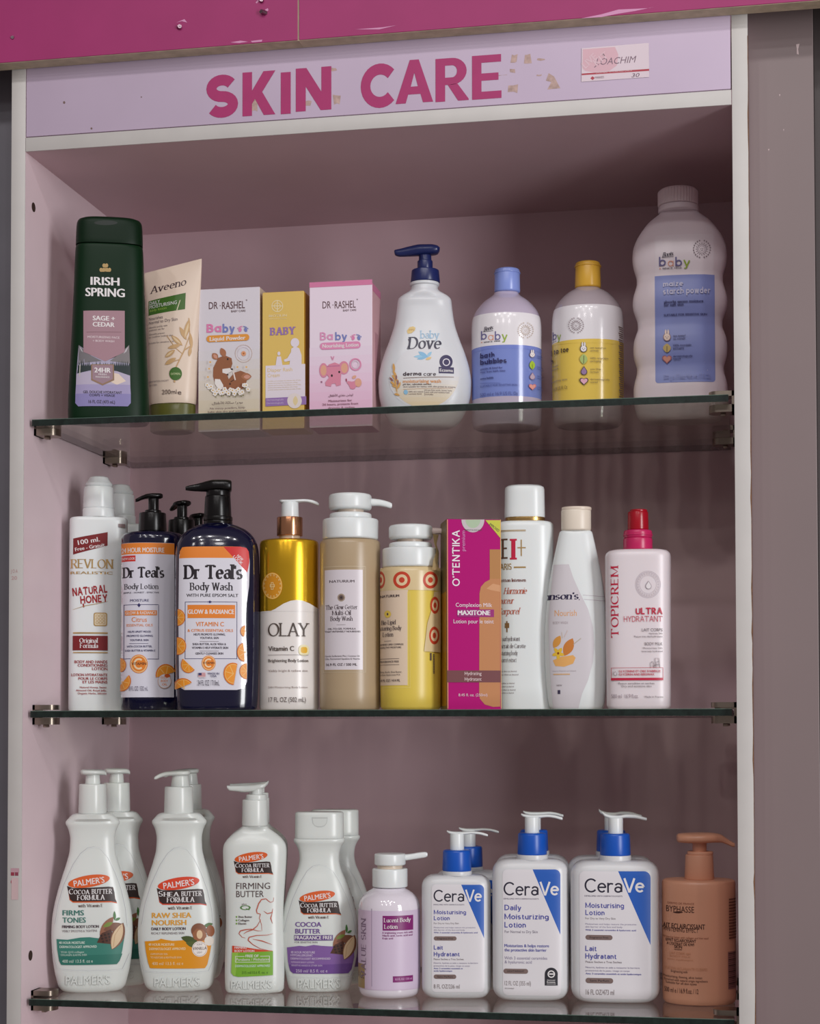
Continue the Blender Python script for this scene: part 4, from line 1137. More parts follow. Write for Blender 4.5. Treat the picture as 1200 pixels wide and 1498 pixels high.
# navy pump lotion with orange slices
navyb = mat((9, 9, 42), .14, coat=.6); blk = mat((12, 10, 11), .26, spec=.35)
org = ink(228, 132, 50)
def slice_(t, cx, cy, r, a0, a1, tilt=0, face_=True):
    o1, o2, o3 = ink(222, 120, 28), ink(240, 190, 110), ink(236, 150, 44)
    for k, c in ((1, o1), (.88, o2), (.82, o3)): t.E(cx, cy, r * k, r * 1.15 * k, c, a0=a0, a1=a1, tilt=tilt)
    n = max(2, int(abs(a1 - a0) / 45))
    for i in range(1, n):
        a = math.radians(a0 + (a1 - a0) * i / n); tt = math.radians(tilt)
        x, y = r * .8 * math.cos(a), -r * .92 * math.sin(a)
        t.line([(cx, cy), (cx + x * math.cos(tt) - y * math.sin(tt), cy + x * math.sin(tt) + y * math.cos(tt))], r * .07, o2)
t = Thing('lotion_pump_bottle', 'navy pump bottle with white and orange label, beside the maroon-printed white bottle', 'bottle', M1, 564, .085, Z2, 1404)
t.body([(1405, 405, 723), (1398, 388, 740), (1385, 381, 747), (900, 381, 747), (440, 381, 747), (415, 386, 742), (400, 400, 728), (392, 430, 698), (388, 480, 648)], navyb, .78, 2.3)
t.cyl('collar', 279, 388, 483, 646, blk, bev=.001, xl1=487, xr1=642)
t.cyl('stem', 190, 282, 540, 601, blk); t.cyl('stem_base', 262, 281, 520, 615, blk, bev=.002)
t.spout('pump_head', [(624, 172, 188, 20), (610, 165, 195, 38), (570, 165, 200, 48), (535, 168, 196, 40), (505, 178, 202, 24), (480, 190, 212, 18), (466, 198, 215, 14)], blk)
lwh = mat((222, 220, 232), .22, coat=.8)
t.R(382, 460, 690, 1342, lwh); t.R(382, 461, 690, 525, org)
t.T('24 HOUR MOISTURE', 388, 632, 512, 27, white, 'b', bold=.03); t.R(388, 529, 467, 563, ink(206, 56, 48)); t.T('NEW LOOK', 392, 464, 552, 13, white, 'b')
t.T("Dr Teal's", 392, 632, 656, 62, ink(40, 34, 40), 's', w=.25, gap=-.03)
t.T('Body Lotion', 402, 600, 720, 31, ink(50, 44, 52), 's', w=.17, gap=.06); t.T('SIMPLE - HONEST - EFFECTIVE', 398, 602, 745, 9, ink(60, 50, 70), 'b')
vi = ink(54, 50, 100)
t.T('MOISTURE', 436, 544, 790, 14, vi, 'b'); t.R(400, 808, 600, 811, vi); t.P([(477, 809), (487, 797), (497, 809), (487, 822)], vi); t.R(400, 808, 403, 1120, vi); t.R(598, 808, 601, 1120, vi); t.R(400, 1118, 440, 1121, vi); t.R(535, 1118, 601, 1121, vi)
t.R(407, 842, 590, 870, org); t.T('GLOW & RADIANCE', 411, 586, 864, 17, white, 'b'); t.T('Citrus', 446, 532, 906, 27, org, 'g'); t.T('ESSENTIAL OILS', 418, 565, 933, 14, org)
for y, q, x0, x1 in ((969, 'HELPS UPLIFT MOOD', 424, 556), (993, 'PROMOTE GLOWING', 418, 566), (1017, 'YOUTHFUL SKIN', 436, 542), (1054, 'WITH COCOA BUTTER,', 418, 562), (1078, 'SHEA BUTTER & VITAMIN E', 408, 580)): t.T(q, x0, x1, y, 11, vi, 'b')
t.R(432, 1030, 540, 1032, vi)
def vit(t, x, y, r):
    t.E(x, y, r, r * 1.08, org); t.E(x, y, r * .92, r, ink(238, 196, 140), ring=.12); t.E(x, y, r * .6, r * .66, ink(240, 214, 176), ring=.32, a0=50, a1=310)
    t.T('VITAMIN', x - r * .85, x + r * .85, y + r * .14, r * .3, ink(84, 50, 40), 'b')
vit(t, 487, 1148, 50)
slice_(t, 640, 1215, 58, 20, 190, 0); slice_(t, 380, 1155, 36, -90, 90); slice_(t, 392, 1250, 50, -100, 60, 20)
t.E(632, 1248, 38, 42, ink(226, 222, 230)); t.E(632, 1248, 38, 42, ink(210, 150, 110), ring=.06); t.T('GLOW', 610, 654, 1232, 12, org, 'b'); t.T('BODY', 612, 652, 1252, 12, org, 'b'); t.T('OIL', 618, 648, 1272, 12, org, 'b')
t.E(648, 1216, 16, 10, ink(206, 92, 40))
t.T('18 FL OZ / 532 mL', 430, 538, 1302, 24, ink(96, 88, 110), 'g')
t.flush()
t.copy_to('black pump of a navy bottle peeking out between the two front navy bottles', 'navy pump lotions', M2, 100, .150, 1404, -.9)
t.copy_to('small black pump furthest back, against the shoulder of the large navy body wash', 'navy pump lotions', M2, 192, .262, 1404, -.9)

# large navy body wash
t = Thing('body_wash_bottle', 'large flat navy body wash bottle with a black pump and orange-slice label', 'bottle', M2, 306, .052, Z2, 1405)
t.body([(1406, 92, 520), (1400, 80, 532), (1380, 74, 539), (1250, 67, 545), (1000, 62, 550), (700, 61, 551), (560, 63, 549), (500, 66, 546), (460, 74, 538), (425, 90, 523), (395, 115, 497), (372, 145, 466), (356, 180, 432), (348, 205, 407, .8, 2.2), (344, 222, 392, 1, 2)], navyb, .5, 2.7)
t.cyl('neck_ring', 324, 347, 228, 395, blk, bev=.001); t.cyl('collar_base', 300, 326, 226, 396, blk, bev=.001)
t.cyl('collar', 180, 318, 230, 390, blk, bev=.0015, xl1=236, xr1=384)
t.cyl('stem', 150, 184, 243, 384, blk)
t.spout('pump_head', [(390, 100, 152, 50), (384, 92, 156, 62), (340, 88, 156, 68), (290, 88, 156, 62), (245, 96, 154, 44), (200, 108, 153, 26), (150, 119, 150, 20), (124, 126, 146, 15)], blk, n=3.2)
def sil(y): return 306 + 240 * (1 if y > 520 else .97)
lb = mat((224, 222, 232), .2, coat=1.)
A_ = [(106, 476), (130, 473), (440, 472), (475, 480), (488, 500), (494, 560), (490, 700), (476, 800), (470, 900), (474, 1000), (480, 1150), (478, 1250), (462, 1288), (420, 1298), (118, 1298), (96, 1286), (88, 1250), (84, 900), (88, 520)]
t.P(A_, lb)
t.P([(106, 476), (130, 473), (440, 472), (475, 480), (488, 500), (492, 540), (89, 540), (92, 500)], org)
t.P([(343, 473), (440, 472), (475, 480), (488, 500), (492, 560), (480, 622)], ink(206, 40, 40)); t.T('NEW', 418, 448, 528, 16, white, 'b', rot=-42); t.T('LOOK', 396, 446, 532, 16, white, 'b', rot=-42)
t.T("Dr Teal's", 112, 454, 660, 82, ink(38, 32, 38), 's', w=.25, gap=-.03)
t.T('Body Wash', 148, 398, 724, 44, ink(44, 38, 44), 's', w=.19, gap=.07); t.T('WITH PURE EPSOM SALT', 130, 428, 762, 18, ink(48, 42, 48), 'b')
t.frame(122, 790, 422, 1120, 3, vi); t.R(252, 785, 280, 798, lb); t.T('+', 252, 278, 802, 26, vi, 'k', w=.2)
t.R(137, 808, 410, 884, org); t.T('GLOW & RADIANCE', 138, 404, 860, 25, white, 'b', bold=.04)
t.T('VITAMIN C', 184, 346, 931, 25, org, 'b', bold=.015); t.T('& CITRUS ESSENTIAL OILS', 137, 398, 963, 15, org, 'b')
for y, q, x0, x1 in ((984, 'HELPS PROMOTE GLOWING,', 172, 354), (1004, 'YOUTHFUL SKIN', 208, 316), (1040, 'SHEA BUTTER, ALOE VERA &', 166, 358), (1061, 'VITAMIN E HELP HYDRATE SKIN', 162, 370), (1094, 'GENTLY CLEANSES SKIN', 182, 342)): t.T(q, x0, x1, y, 12, ink(70, 62, 76), 'b')
t.R(206, 1017, 316, 1019, greyi); t.R(206, 1072, 316, 1074, greyi)
vit(t, 258, 1143, 40)
slice_(t, 82, 880, 42, -90, 90); slice_(t, 86, 1045, 44, -100, 100); slice_(t, 145, 1150, 44, 150, 330, 10); slice_(t, 120, 1290, 55, 0, 150, -40); slice_(t, 400, 1205, 56, 55, 260, -10); slice_(t, 475, 1190, 40, 90, 270); slice_(t, 470, 1080, 50, 110, 260); slice_(t, 470, 960, 30, 100, 250)
t.R(200, 1200, 240, 1226, ink(222, 206, 210)); [t.R(200, 1200 + i * 8, 240, 1204 + i * 8, ink(190, 80, 80)) for i in range(3)]; t.R(200, 1200, 218, 1214, vi)
t.T('MADE IN', 254, 318, 1209, 11, vi, 'b'); t.T('USA', 270, 304, 1224, 11, vi, 'b')
t.T('24 FL OZ / 710mL', 196, 320, 1272, 30, ink(70, 64, 80), 'g')
t.flush()

# gold-topped lotion
t = Thing('lotion_pump_bottle', 'white and gold pump bottle with a copper collar and white nozzle', 'bottle', M2, 722, .075, Z2, 1408)
gw = mat((232, 226, 222), .25, trans=.1)
t.body([(1409, 570, 874), (1402, 556, 888), (1388, 551, 894), (1000, 551, 894), (460, 552, 893), (446, 556, 889), (438, 568, 877), (433, 600, 845), (431, 640, 805)], gw, .86, 2.05, bands=[(None, 850, goldb)])
t.P([(551, 852), (570, 853), (600, 850), (640, 832), (690, 800), (730, 784), (765, 779), (800, 783), (840, 800), (870, 818), (894, 834), (894, 853), (551, 853)], gw)
t.cyl('neck', 410, 436, 665, 785, mat((200, 180, 160), .2), bev=.0004)
t.cyl('collar', 304, 412, 651, 800, mat((196, 140, 104), .2, .9), bev=.0006)
t.cyl('stem', 214, 306, 676, 778, wpl, xl1=679, xr1=776)
t.spout('nozzle', [(667, 203, 216, 16), (680, 202, 222, 34), (725, 202, 222, 42), (770, 200, 219, 36), (810, 198, 216, 24), (850, 202, 222, 18), (880, 212, 234, 15), (893, 221, 238, 13)], wpl)
t.E(626, 698, 58, 78, ink(206, 138, 30)); t.E(626, 698, 54, 74, ink(236, 206, 130), ring=.05)
for i in range(16):
    a = 2 * PI * i / 16 + .2; t.E(626 + 46 * math.cos(a), 698 + 62 * math.sin(a), 4, 5, ink(240, 214, 150), ring=.4)
t.frame(613, 690, 640, 706, 3, ink(240, 214, 150)); t.frame(619, 678, 633, 720, 3, ink(240, 214, 150))
ol = ink(78, 66, 60)
t.T('OLAY', 602, 836, 990, 76, ol, 's', w=.12, gap=.04)
t.T('Vitamin C', 604, 750, 1074, 27, ol, 'b'); t.R(776, 1038, 834, 1100, ink(236, 226, 180), 24); t.R(788, 1050, 824, 1086, ink(228, 176, 40), 12); t.R(602, 1096, 830, 1098, greyi)
t.T('Brightening Body Lotion', 604, 830, 1138, 17, ol, 'b'); t.T('Visibly bright & radiant skin', 604, 826, 1194, 12, ink(140, 120, 116)); t.T('24H Moisturising Body Lotion', 604, 826, 1288, 10, ink(140, 120, 116))
t.T('17 FL OZ (502 mL)', 606, 816, 1368, 27, ink(96, 84, 82))
t.flush()

# two frosted bottles with panel labels
def panel_text(t, x, k, c, lines):
    for y, cap, w_, q, f in lines: t.centre(x, w_, y, cap, c, q, f, **({'w': .15, 'gap': .06} if f == 's' else {}))
t = Thing('body_wash_bottle', 'beige translucent pump bottle with a white panel label', 'bottle', M3, 260, .075, Z2, 1406)
bei = mat((176, 154, 124), .3, trans=.08)
t.body([(1407, 100, 422), (1400, 84, 438), (1385, 76, 446), (1000, 75, 447), (405, 76, 445), (388, 80, 441), (378, 92, 428), (374, 110, 410)], bei, .9, 2.05)
t.cyl('collar', 250, 376, 92, 432, wpl, bev=.002)
t.cyl('collar_top', 214, 254, 134, 390, wpl, bev=.002)
t.cyl('stem', 186, 218, 182, 344, mat((214, 196, 180), .3))
t.cyl('pump_head', 98, 194, 130, 391, wpl, bev=.003)
t.spout('nozzle', [(300, 118, 172, 40), (390, 122, 168, 30), (430, 126, 168, 24), (470, 134, 174, 20), (505, 146, 182, 17), (514, 152, 178, 15)], wpl)
lpn = mat((214, 206, 212), .3)
t.R(97, 540, 354, 1182, ink(206, 190, 160)); t.R(99, 542, 352, 1180, bei); t.R(104, 558, 338, 1168, ink(180, 152, 110)); t.R(106, 560, 336, 1166, lpn)
ik = ink(76, 62, 68)
t.T('NATURIUM', 134, 286, 636, 15, ik, 'b', bold=.03)
t.E(206, 725, 23, 24, ink(150, 132, 116)); t.E(206, 725, 16, 17, ink(110, 92, 84)); t.E(206, 725, 7, 8, ink(60, 50, 50)); t.E(206, 725, 20, 21, ink(186, 170, 150), ring=.1)
for y, x0, x1, q in ((800, 112, 304, 'The Glow Getter'), (833, 150, 266, 'Multi-Oil'), (868, 140, 276, 'Body Wash')): t.T(q, x0, x1, y, 27, ik, 's', w=.15, gap=.05)
t.R(178, 890, 232, 892, greyi); t.T('OIL-TO-GEL FORMULA', 126, 294, 922, 10, ik, 'b'); t.T('THAT INTENSELY NOURISHES', 108, 322, 940, 10, ik, 'b')
t.T('Gentle Surfactants Plus | Coconut Oil', 110, 316, 1088, 10, ik); t.T('Oils, Fermented Squalane & Vitamin', 110, 318, 1105, 10, ik); t.T('16.9 FL OZ / 500 ML', 116, 302, 1142, 15, ik, 'b')
t.flush()

t = Thing('body_lotion_bottle', 'yellow pump bottle wrapped in clear tape with red bullseye rings', 'bottle', M3, 629, .075, Z2, 1406)
yb = mat((222, 196, 84), .32, trans=.15)
tape = mat((216, 194, 150), .25)
t.body([(1407, 470, 788), (1400, 454, 804), (1385, 445, 813), (1000, 443, 815), (575, 444, 814), (558, 448, 810), (548, 460, 798), (545, 480, 780)], yb, .9, 2.05, bands=[(None, 690, tape)])
t.cyl('collar', 428, 547, 456, 800, wpl, bev=.002)
t.cyl('collar_top', 394, 432, 496, 758, wpl, bev=.002)
t.cyl('stem', 364, 398, 545, 706, mat((206, 186, 170), .3))
t.cyl('pump_head', 287, 374, 495, 762, wpl, bev=.003)
t.spout('nozzle', [(680, 302, 352, 40), (760, 300, 346, 28), (800, 302, 340, 22), (836, 308, 334, 16)], mat((216, 196, 190), .3))
pan = ink(222, 200, 176)
t.R(443, 655, 612, 1262, pan); t.R(608, 690, 613, 1264, ink(228, 206, 120)); t.R(622, 690, 625, 1278, ink(230, 210, 120)); t.R(443, 1275, 625, 1278, ink(230, 210, 120)); t.R(443, 546, 814, 690, tape)
tg = ink(196, 66, 42); tin = ink(226, 200, 160)
def bull(t, x, y, r, k=1.):
    t.E(x, y, r * k, r, tg); t.E(x, y, r * .66 * k, r * .66, tin); t.E(x, y, r * .33 * k, r * .33, tg)
bull(t, 448, 618, 52, .5); bull(t, 575, 618, 52); bull(t, 747, 618, 52, .86)
t.T('NATURIUM', 446, 560, 730, 15, ik, 'b', bold=.03); t.E(490, 826, 20, 22, ink(226, 196, 80)); t.E(490, 826, 5, 8, ik)
t.T('Bio-Lipid', 452, 540, 893, 26, ik, 's', w=.15, gap=.05); t.T('storing Body', 444, 574, 930, 26, ik, 's', w=.15, gap=.05); t.T('Lotion', 460, 525, 965, 26, ik, 's', w=.15, gap=.05)
t.R(470, 990, 512, 992, greyi); t.T('AMINO LIPID COMPLEX', 446, 586, 1020, 10, ik, 'b'); t.T('HEALTHY MOISTURE', 446, 572, 1038, 10, ik, 'b'); t.R(446, 1100, 560, 1102, ik); t.R(446, 1136, 560, 1138, ik); t.T('FRAGRANCE FREE', 446, 558, 1124, 11, ik, 'b')
t.T('Fatty Acids, Shea Butter,', 446, 576, 1186, 10, ik); t.T('Sodium Hyaluronate PCA', 446, 566, 1203, 10, ik); t.T('14 FL OZ / 414 ML', 446, 566, 1240, 15, ik, 'b')
for i in range(12): t.R(762, 1070 + i * 10, 770, 1077 + i * 10, ik)
t.R(744, 1062, 752, 1108, ik)
t.flush()
# the tape strip that runs from the nozzle down the side
t.start(); t.base = .0009
t.P([(768, 690), (806, 690), (806, 1060), (708, 1052), (728, 880), (752, 800)], tape)
for x, y, r, k in ((772, 772, 52, .5), (768, 956, 54, .56)): bull(t, x, y, r, k)
o = t.flush('tape_strip'); t.base = None
b2 = bmesh.new()
q = [t.loc(x, y, -.02) for x, y in ((762, 335), (800, 335), (786, 390), (802, 450), (792, 520), (808, 560), (758, 560), (764, 500), (784, 440), (768, 400))]
ql = [t.loc(x, y, -.02) for x, y in ((764, 335), (770, 390), (786, 440), (766, 500), (758, 560))]; qr = [t.loc(x, y, -.02) for x, y in ((800, 335), (786, 395), (802, 450), (792, 515), (806, 560))]
vv = []
for i, (a, b) in enumerate(zip(ql, qr)):
    dy = (.004, -.002, .002, -.006, -.008)[i]
    vv.append((b2.verts.new((a[0], -.02 + dy, a[1])), b2.verts.new((b[0], -.012 + dy, b[1]))))
for (a, b), (c, d) in zip(vv, vv[1:]): b2.faces.new((a, b, d, c))
bmesh.ops.solidify(b2, geom=b2.faces[:], thickness=.0004)
t.add('tape_tail', bm_mesh(b2, 'tape_tail', [tape], 60))

# magenta carton, turned so its left side shows
t = Thing('tall_carton', 'magenta carton with a tan bottle picture and a green corner flash', 'carton', M4, 266, .052, Z2, 1401, rot=.31)
mg = mat((176, 0, 112), .45, spec=.15)
t.carton(101, 428, 250, 1400, .044, mg, mat((120, 104, 62), .4), mat((110, 60, 80), .5))
bx0, bx1, bd, bH = t.box
me = bm_mesh(box_bm(bx0 - .0002, bx0, .004, bd - .004, .004, bH * .62), 'side_print', [mat((176, 126, 30), .4)]); t.add('side_print', me)
e_ = ink(226, 170, 110)
t.R(101, 250, 105, 1399, e_); t.R(424, 250, 428, 1399, e_)
tan = ink(188, 126, 78)
t.P([(366, 432), (424, 432), (424, 1388), (380, 1390), (330, 1375), (300, 1340), (296, 1300), (298, 700), (306, 660), (330, 632), (360, 616)], tan)
t.R(360, 432, 424, 610, ink(176, 122, 66)); t.P([(340, 670), (380, 640), (424, 650), (424, 690), (370, 680)], ink(206, 150, 106))
t.E(258, 250, 70, 78, ink(196, 186, 190), a0=180, a1=360); t.E(258, 250, 46, 52, ink(170, 190, 160), a0=180, a1=360); t.T('DERMATOLOGICALLY', 206, 312, 318, 9, ink(80, 60, 70), 'b')
t.P([(334, 254), (424, 254), (424, 362)], ink(196, 196, 60)); t.T('IMPROVED', 356, 412, 282, 15, ink(50, 50, 40), 'b', rot=-38)
t.T("O'TENTIKA", 178, 315, 655, 46, ink(234, 222, 232), 'k', rot=90, w=.15, gap=.12); t.T('premium', 210, 318, 442, 22, ink(214, 140, 196), 'g', rot=90)
t.T('Complexion Milk', 153, 374, 781, 24, ink(234, 222, 230)); t.R(163, 796, 386, 842, ink(150, 16, 112)); t.T('MAXITONE', 165, 364, 831, 28, white, 'b', bold=.05); t.T('Lotion pour le teint', 140, 384, 881, 24, ink(234, 222, 230))
t.R(101, 1168, 428, 1240, ink(112, 58, 62)); t.T('Hydrating', 208, 310, 1196, 20, ink(226, 206, 206)); t.T('Hydratant', 208, 310, 1230, 20, ink(226, 206, 206))
t.T('8.45 fl. oz. (250ml)', 170, 346, 1325, 16, ink(230, 206, 214))
t.flush('printed_front')

# white bottle with gold ring
t = Thing('toning_lotion_bottle', 'tall white bottle with gold ring and red lettering, partly behind the magenta carton', 'bottle', M4, 578, .098, Z2, 1405)
t.body([(1406, 420, 736), (1400, 406, 750), (1385, 402, 754), (900, 402, 754), (300, 402, 754), (282, 405, 751), (270, 416, 740), (264, 440, 716), (262, 470, 686)], wpl, .62, 2.7)
t.cyl('gold_ring', 236, 265, 456, 697, mat((196, 160, 100), .25, .9), ratio=.7, n=2.4)
t.body([(240, 453, 698), (238, 452, 699), (150, 454, 698), (70, 456, 697), (56, 460, 694), (46, 478, 680), (41, 520, 640)], wpl, .7, 2.6, name='cap', floor=False, surf=False)
t.R(405, 320, 580, 325, gold); t.R(405, 328, 580, 330, gold)
t.T('F', 400, 424, 490, 122, ink(90, 46, 44), 's', w=.2); t.T('E', 432, 470, 490, 122, ink(96, 66, 54), 's', w=.2); t.T('I', 484, 526, 494, 126, ink(190, 30, 66), 's', w=.22); t.R(549, 372, 556, 472, gold); t.R(530, 418, 580, 425, gold)
t.T('PARIS', 408, 495, 560, 38, gold, 'k', w=.14); t.R(508, 536, 580, 545, gold)
t.T('Carotton Intensen', 395, 582, 637, 20, ink(120, 70, 60), 's', w=.2, gap=.04); cf = ink(186, 90, 66)
t.T('Harmonie', 446, 584, 704, 38, cf, 's', w=.13, gap=.03, shear=.25); t.T('Douceur', 400, 504, 768, 38, cf, 's', w=.13, gap=.03, shear=.25); t.T('Corporel', 410, 540, 830, 38, cf, 's', w=.13, gap=.03, shear=.25)
t.R(463, 868, 470, 936, ink(130, 96, 60)); t.R(455, 880, 480, 910, ink(130, 96, 60))
for y, q, x1 in ((992, 'Lait surhydratant', 545), (1036, "a l'extrait de Carotte", 580), (1078, 'moisturizing body', 532), (1120, 'with carrot extract', 524)): t.T(q, 404, x1, y, 26, ink(96, 80, 84), 's', w=.12, gap=.03)
for y, x1 in ((1180, 525), (1200, 535), (1252, 512), (1272, 508), (1292, 518), (1310, 508)): t.T('apply as often as desired', 404, x1, y, 9, ink(120, 100, 104))
t.flush()

# soft white bottle
t = Thing('body_wash_bottle', 'curved white wash bottle with an orange blossom picture, behind the gold-ringed bottle', 'bottle', M5, 170, .085, Z2, 1308)
t.body([(1309, 36, 304), (1304, 24, 316), (1285, 14, 327), (1200, 2, 338), (1100, -6, 346), (1000, -9, 350), (900, -9, 350), (800, -5, 345), (700, 4, 336), (600, 16, 324), (500, 33, 305), (400, 55, 284), (330, 70, 268), (304, 76, 260), (297, 84, 252), (294, 96, 240)], wpl, .5, 2.3)
t.cyl('cap', 176, 298, 82, 252, mat((226, 214, 198), .35), bev=.002, ratio=.75); t.cyl('cap_lid', 163, 184, 84, 254, mat((222, 206, 190), .35), bev=.002, ratio=.75)
lbw = mat((208, 202, 207), .3)
t.P([(40, 490), (126, 486), (150, 560), (190, 650), (235, 740), (262, 840), (270, 940), (262, 1040), (235, 1140), (200, 1220), (180, 1300), (36, 1300), (20, 1100), (10, 800)], lbw)
t.line([(205, 660), (300, 668), (338, 670)], 3, ink(196, 188, 196)); t.line([(212, 684), (300, 692), (338, 694)], 3, ink(196, 188, 196))
t.T("Johnson's", -78, 180, 692, 40, ink(44, 36, 70), 's', shear=.15, w=.2, gap=.0); t.E(184, 686, 3, 3, ink(44, 36, 70))
t.T('Nourish', 46, 170, 780, 34, ink(220, 160, 104)); t.T('BODY WASH', 36, 120, 826, 15, ink(170, 156, 160))
oo = ink(214, 132, 50)
t.P([(36, 1030), (80, 1010), (150, 1000), (164, 1015), (150, 1048), (100, 1066), (50, 1062)], ink(226, 170, 100)); t.leaf(100, 1005, 148, 905, 56, ink(200, 124, 56)); t.leaf(40, 960, 78, 890, 40, ink(214, 150, 70))
for a in range(5): t.leaf(66, 990, 66 + 36 * math.cos(a * 1.257 + .3), 990 + 38 * math.sin(a * 1.257 + .3), 20, ink(228, 186, 60))
t.E(66, 990, 6, 7, ink(140, 70, 30)); t.line([(90, 905), (86, 870)], 3, ink(206, 190, 170)); t.line([(150, 940), (195, 905)], 3, ink(186, 176, 150)); t.line([(100, 900), (120, 860)], 3, ink(220, 200, 190))
t.T('dreamy blossom and almond', 36, 166, 1094, 8, ink(190, 180, 184)); t.R(40, 1106, 132, 1112, ink(214, 170, 120)); t.T('NEW', 58, 88, 1176, 9, greyi); t.R(64, 1198, 78, 1220, ink(60, 54, 80))
t.flush()

# white bottle with the red pump
t = Thing('body_milk_bottle', 'white square-shouldered bottle with a crimson pump, at the right of the middle shelf', 'bottle', M5, 522, .07, Z2, 1306)
t.body([(1307, 362, 690), (1300, 350, 702), (1285, 344, 708), (1100, 341, 707), (800, 336, 706), (500, 332, 705), (445, 331, 704), (425, 337, 698), (412, 352, 684), (406, 380, 655), (404, 430, 605)], mat((224, 214, 218), .3, trans=.15), .58, 3.2)
mgt = mat((190, 36, 92), .3); rd = mat((160, 8, 30), .25)
t.cyl('collar', 340, 406, 434, 600, mgt, bev=.001); t.cyl('collar_top', 294, 342, 436, 598, mgt, bev=.002); t.cyl('collar_rib', 318, 326, 432, 602, mgt, bev=.0004)
t.cyl('pump_head', 188, 296, 458, 578, rd, bev=.0015, xl1=460, xr1=576); t.cyl('pump_top', 177, 192, 472, 570, rd, bev=.002)
t.spout('nozzle', [(500, 190, 225, 16), (482, 190, 222, 16), (460, 192, 218, 14)], rd, dir=.9)
tp_ = ink(190, 36, 66)
t.T('TOPICREM', 408, 492, 902, 42, tp_, 's', rot=90, w=.15, gap=.12)
for r, c in ((72, 1.), (66, .5)): t.E(574, 600, r, r * 1.07, ink(190, 178, 186), ring=.03)
t.E(574, 600, 48, 52, ink(190, 178, 186), ring=.03)
for i in range(26):
    a = 2 * PI * i / 26; t.E(574 + 57 * math.cos(a), 600 + 61 * math.sin(a), 4, 5, ink(196, 184, 190), ring=.4)
drop(t, 577, 606, 20, ink(226, 220, 222), ink(166, 156, 164))
t.T('ULTRA', 505, 655, 770, 38, tp_, 'k', w=.19); t.T('HYDRATANT', 438, 655, 812, 32, tp_, 'k', w=.09)
for y, x0, q, cp in ((866, 540, 'LAIT CORPS', 17), (882, 580, 'Hydrate 24h', 9), (900, 496, 'Peaux tres deshydratees', 10), (945, 556, 'BODY MILK', 17), (965, 546, 'Moisturises 24h', 9), (983, 540, 'Intensely hydrated', 9)): t.T(q, x0, 655, y, cp, greyi)
t.frame(368, 1072, 658, 1132, 2, tp_); t.R(368, 1130, 658, 1144, tp_); drop(t, 391, 1105, 10, ink(222, 210, 216), greyi)
t.T('GLYCERINE ET CIRE D\'ABEILLE', 410, 644, 1098, 12, tp_, 'b'); t.T('GLYCERIN AND BEESWAX', 410, 610, 1116, 12, tp_, 'b')
t.T('Peaux sensibles et seches', 408, 610, 1166, 11, greyi); t.T('Dry and sensitive skin', 426, 594, 1182, 11, greyi); t.T('500 ml  16.9 fl.oz.', 370, 520, 1244, 22, ink(150, 134, 142)); t.T('Made in France', 556, 658, 1241, 10, greyi)
gg = ink(140, 128, 132)
t.line([(590, 1070), (588, 1045), (600, 1035), (606, 1050), (604, 1070)], 3, gg); t.line([(612, 1070), (614, 1018), (634, 1018), (640, 1070)], 3, gg); t.line([(622, 1070), (622, 1040), (634, 1036)], 3, gg); t.line([(604, 1070), (612, 1055), (640, 1055)], 3, gg)
t.flush()

# ------------------------------------------------------------------ goods on the lowest shelf
wp2 = mat((218, 222, 218), .26, trans=.12)
pr = ink(214, 92, 36); pb = ink(52, 36, 34)
def palmer(t, x, y, k, head='COCOA BUTTER', redc=pr):
    """brand lozenge: orange-red oval over a dark swallow-tailed panel; (x, y) top left of the pair"""
    t.E(x + 118 * k, y + 36 * k, 116 * k, 33 * k, redc, tilt=-9)
    t.P([(x, y + 66 * k), (x + 30 * k, y + 76 * k), (x + 120 * k, y + 74 * k), (x + 225 * k, y + 70 * k), (x + 252 * k, y + 72 * k), (x + 258 * k, y + 100 * k), (x + 264 * k, y + 140 * k), (x + 273 * k, y + 158 * k), (x + 240 * k, y + 152 * k), (x + 30 * k, y + 154 * k), (x + 12 * k, y + 140 * k), (x + 6 * k, y + 100 * k)], redc)
    t.P([(x - 2 * k, y + 62 * k), (x + 30 * k, y + 74 * k), (x + 120 * k, y + 72 * k), (x + 225 * k, y + 66 * k), (x + 250 * k, y + 68 * k), (x + 258 * k, y + 96 * k), (x + 262 * k, y + 132 * k), (x + 272 * k, y + 152 * k), (x + 236 * k, y + 146 * k), (x + 30 * k, y + 148 * k), (x + 14 * k, y + 136 * k), (x + 6 * k, y + 100 * k)], pb)
    t.T("PALMER'S", x + 36 * k, x + 205 * k, y + 66 * k, 32 * k, white, 'b', rot=7, bold=.015)
    t.T(head[:1], x + 8 * k, x + 32 * k, y + 108 * k, 30 * k, white, 's', w=.18); 
    h1, h2 = head.split(' ')
    t.T(h1[1:], x + 34 * k, x + 122 * k, y + 108 * k, 24 * k, white, 's', w=.19, gap=.07); t.T(h2, x + 132 * k, x + 246 * k, y + 107 * k, 27 * k, white, 's', w=.19, gap=.07)
    t.T('FORMULA', x + 52 * k, x + 206 * k, y + 140 * k, 27 * k, white, 's', w=.19, gap=.07)
    t.T('with Vitamin E', x + 58 * k, x + 194 * k, y + 180 * k, 17 * k, ink(96, 80, 76), 's', w=.17, gap=.05)
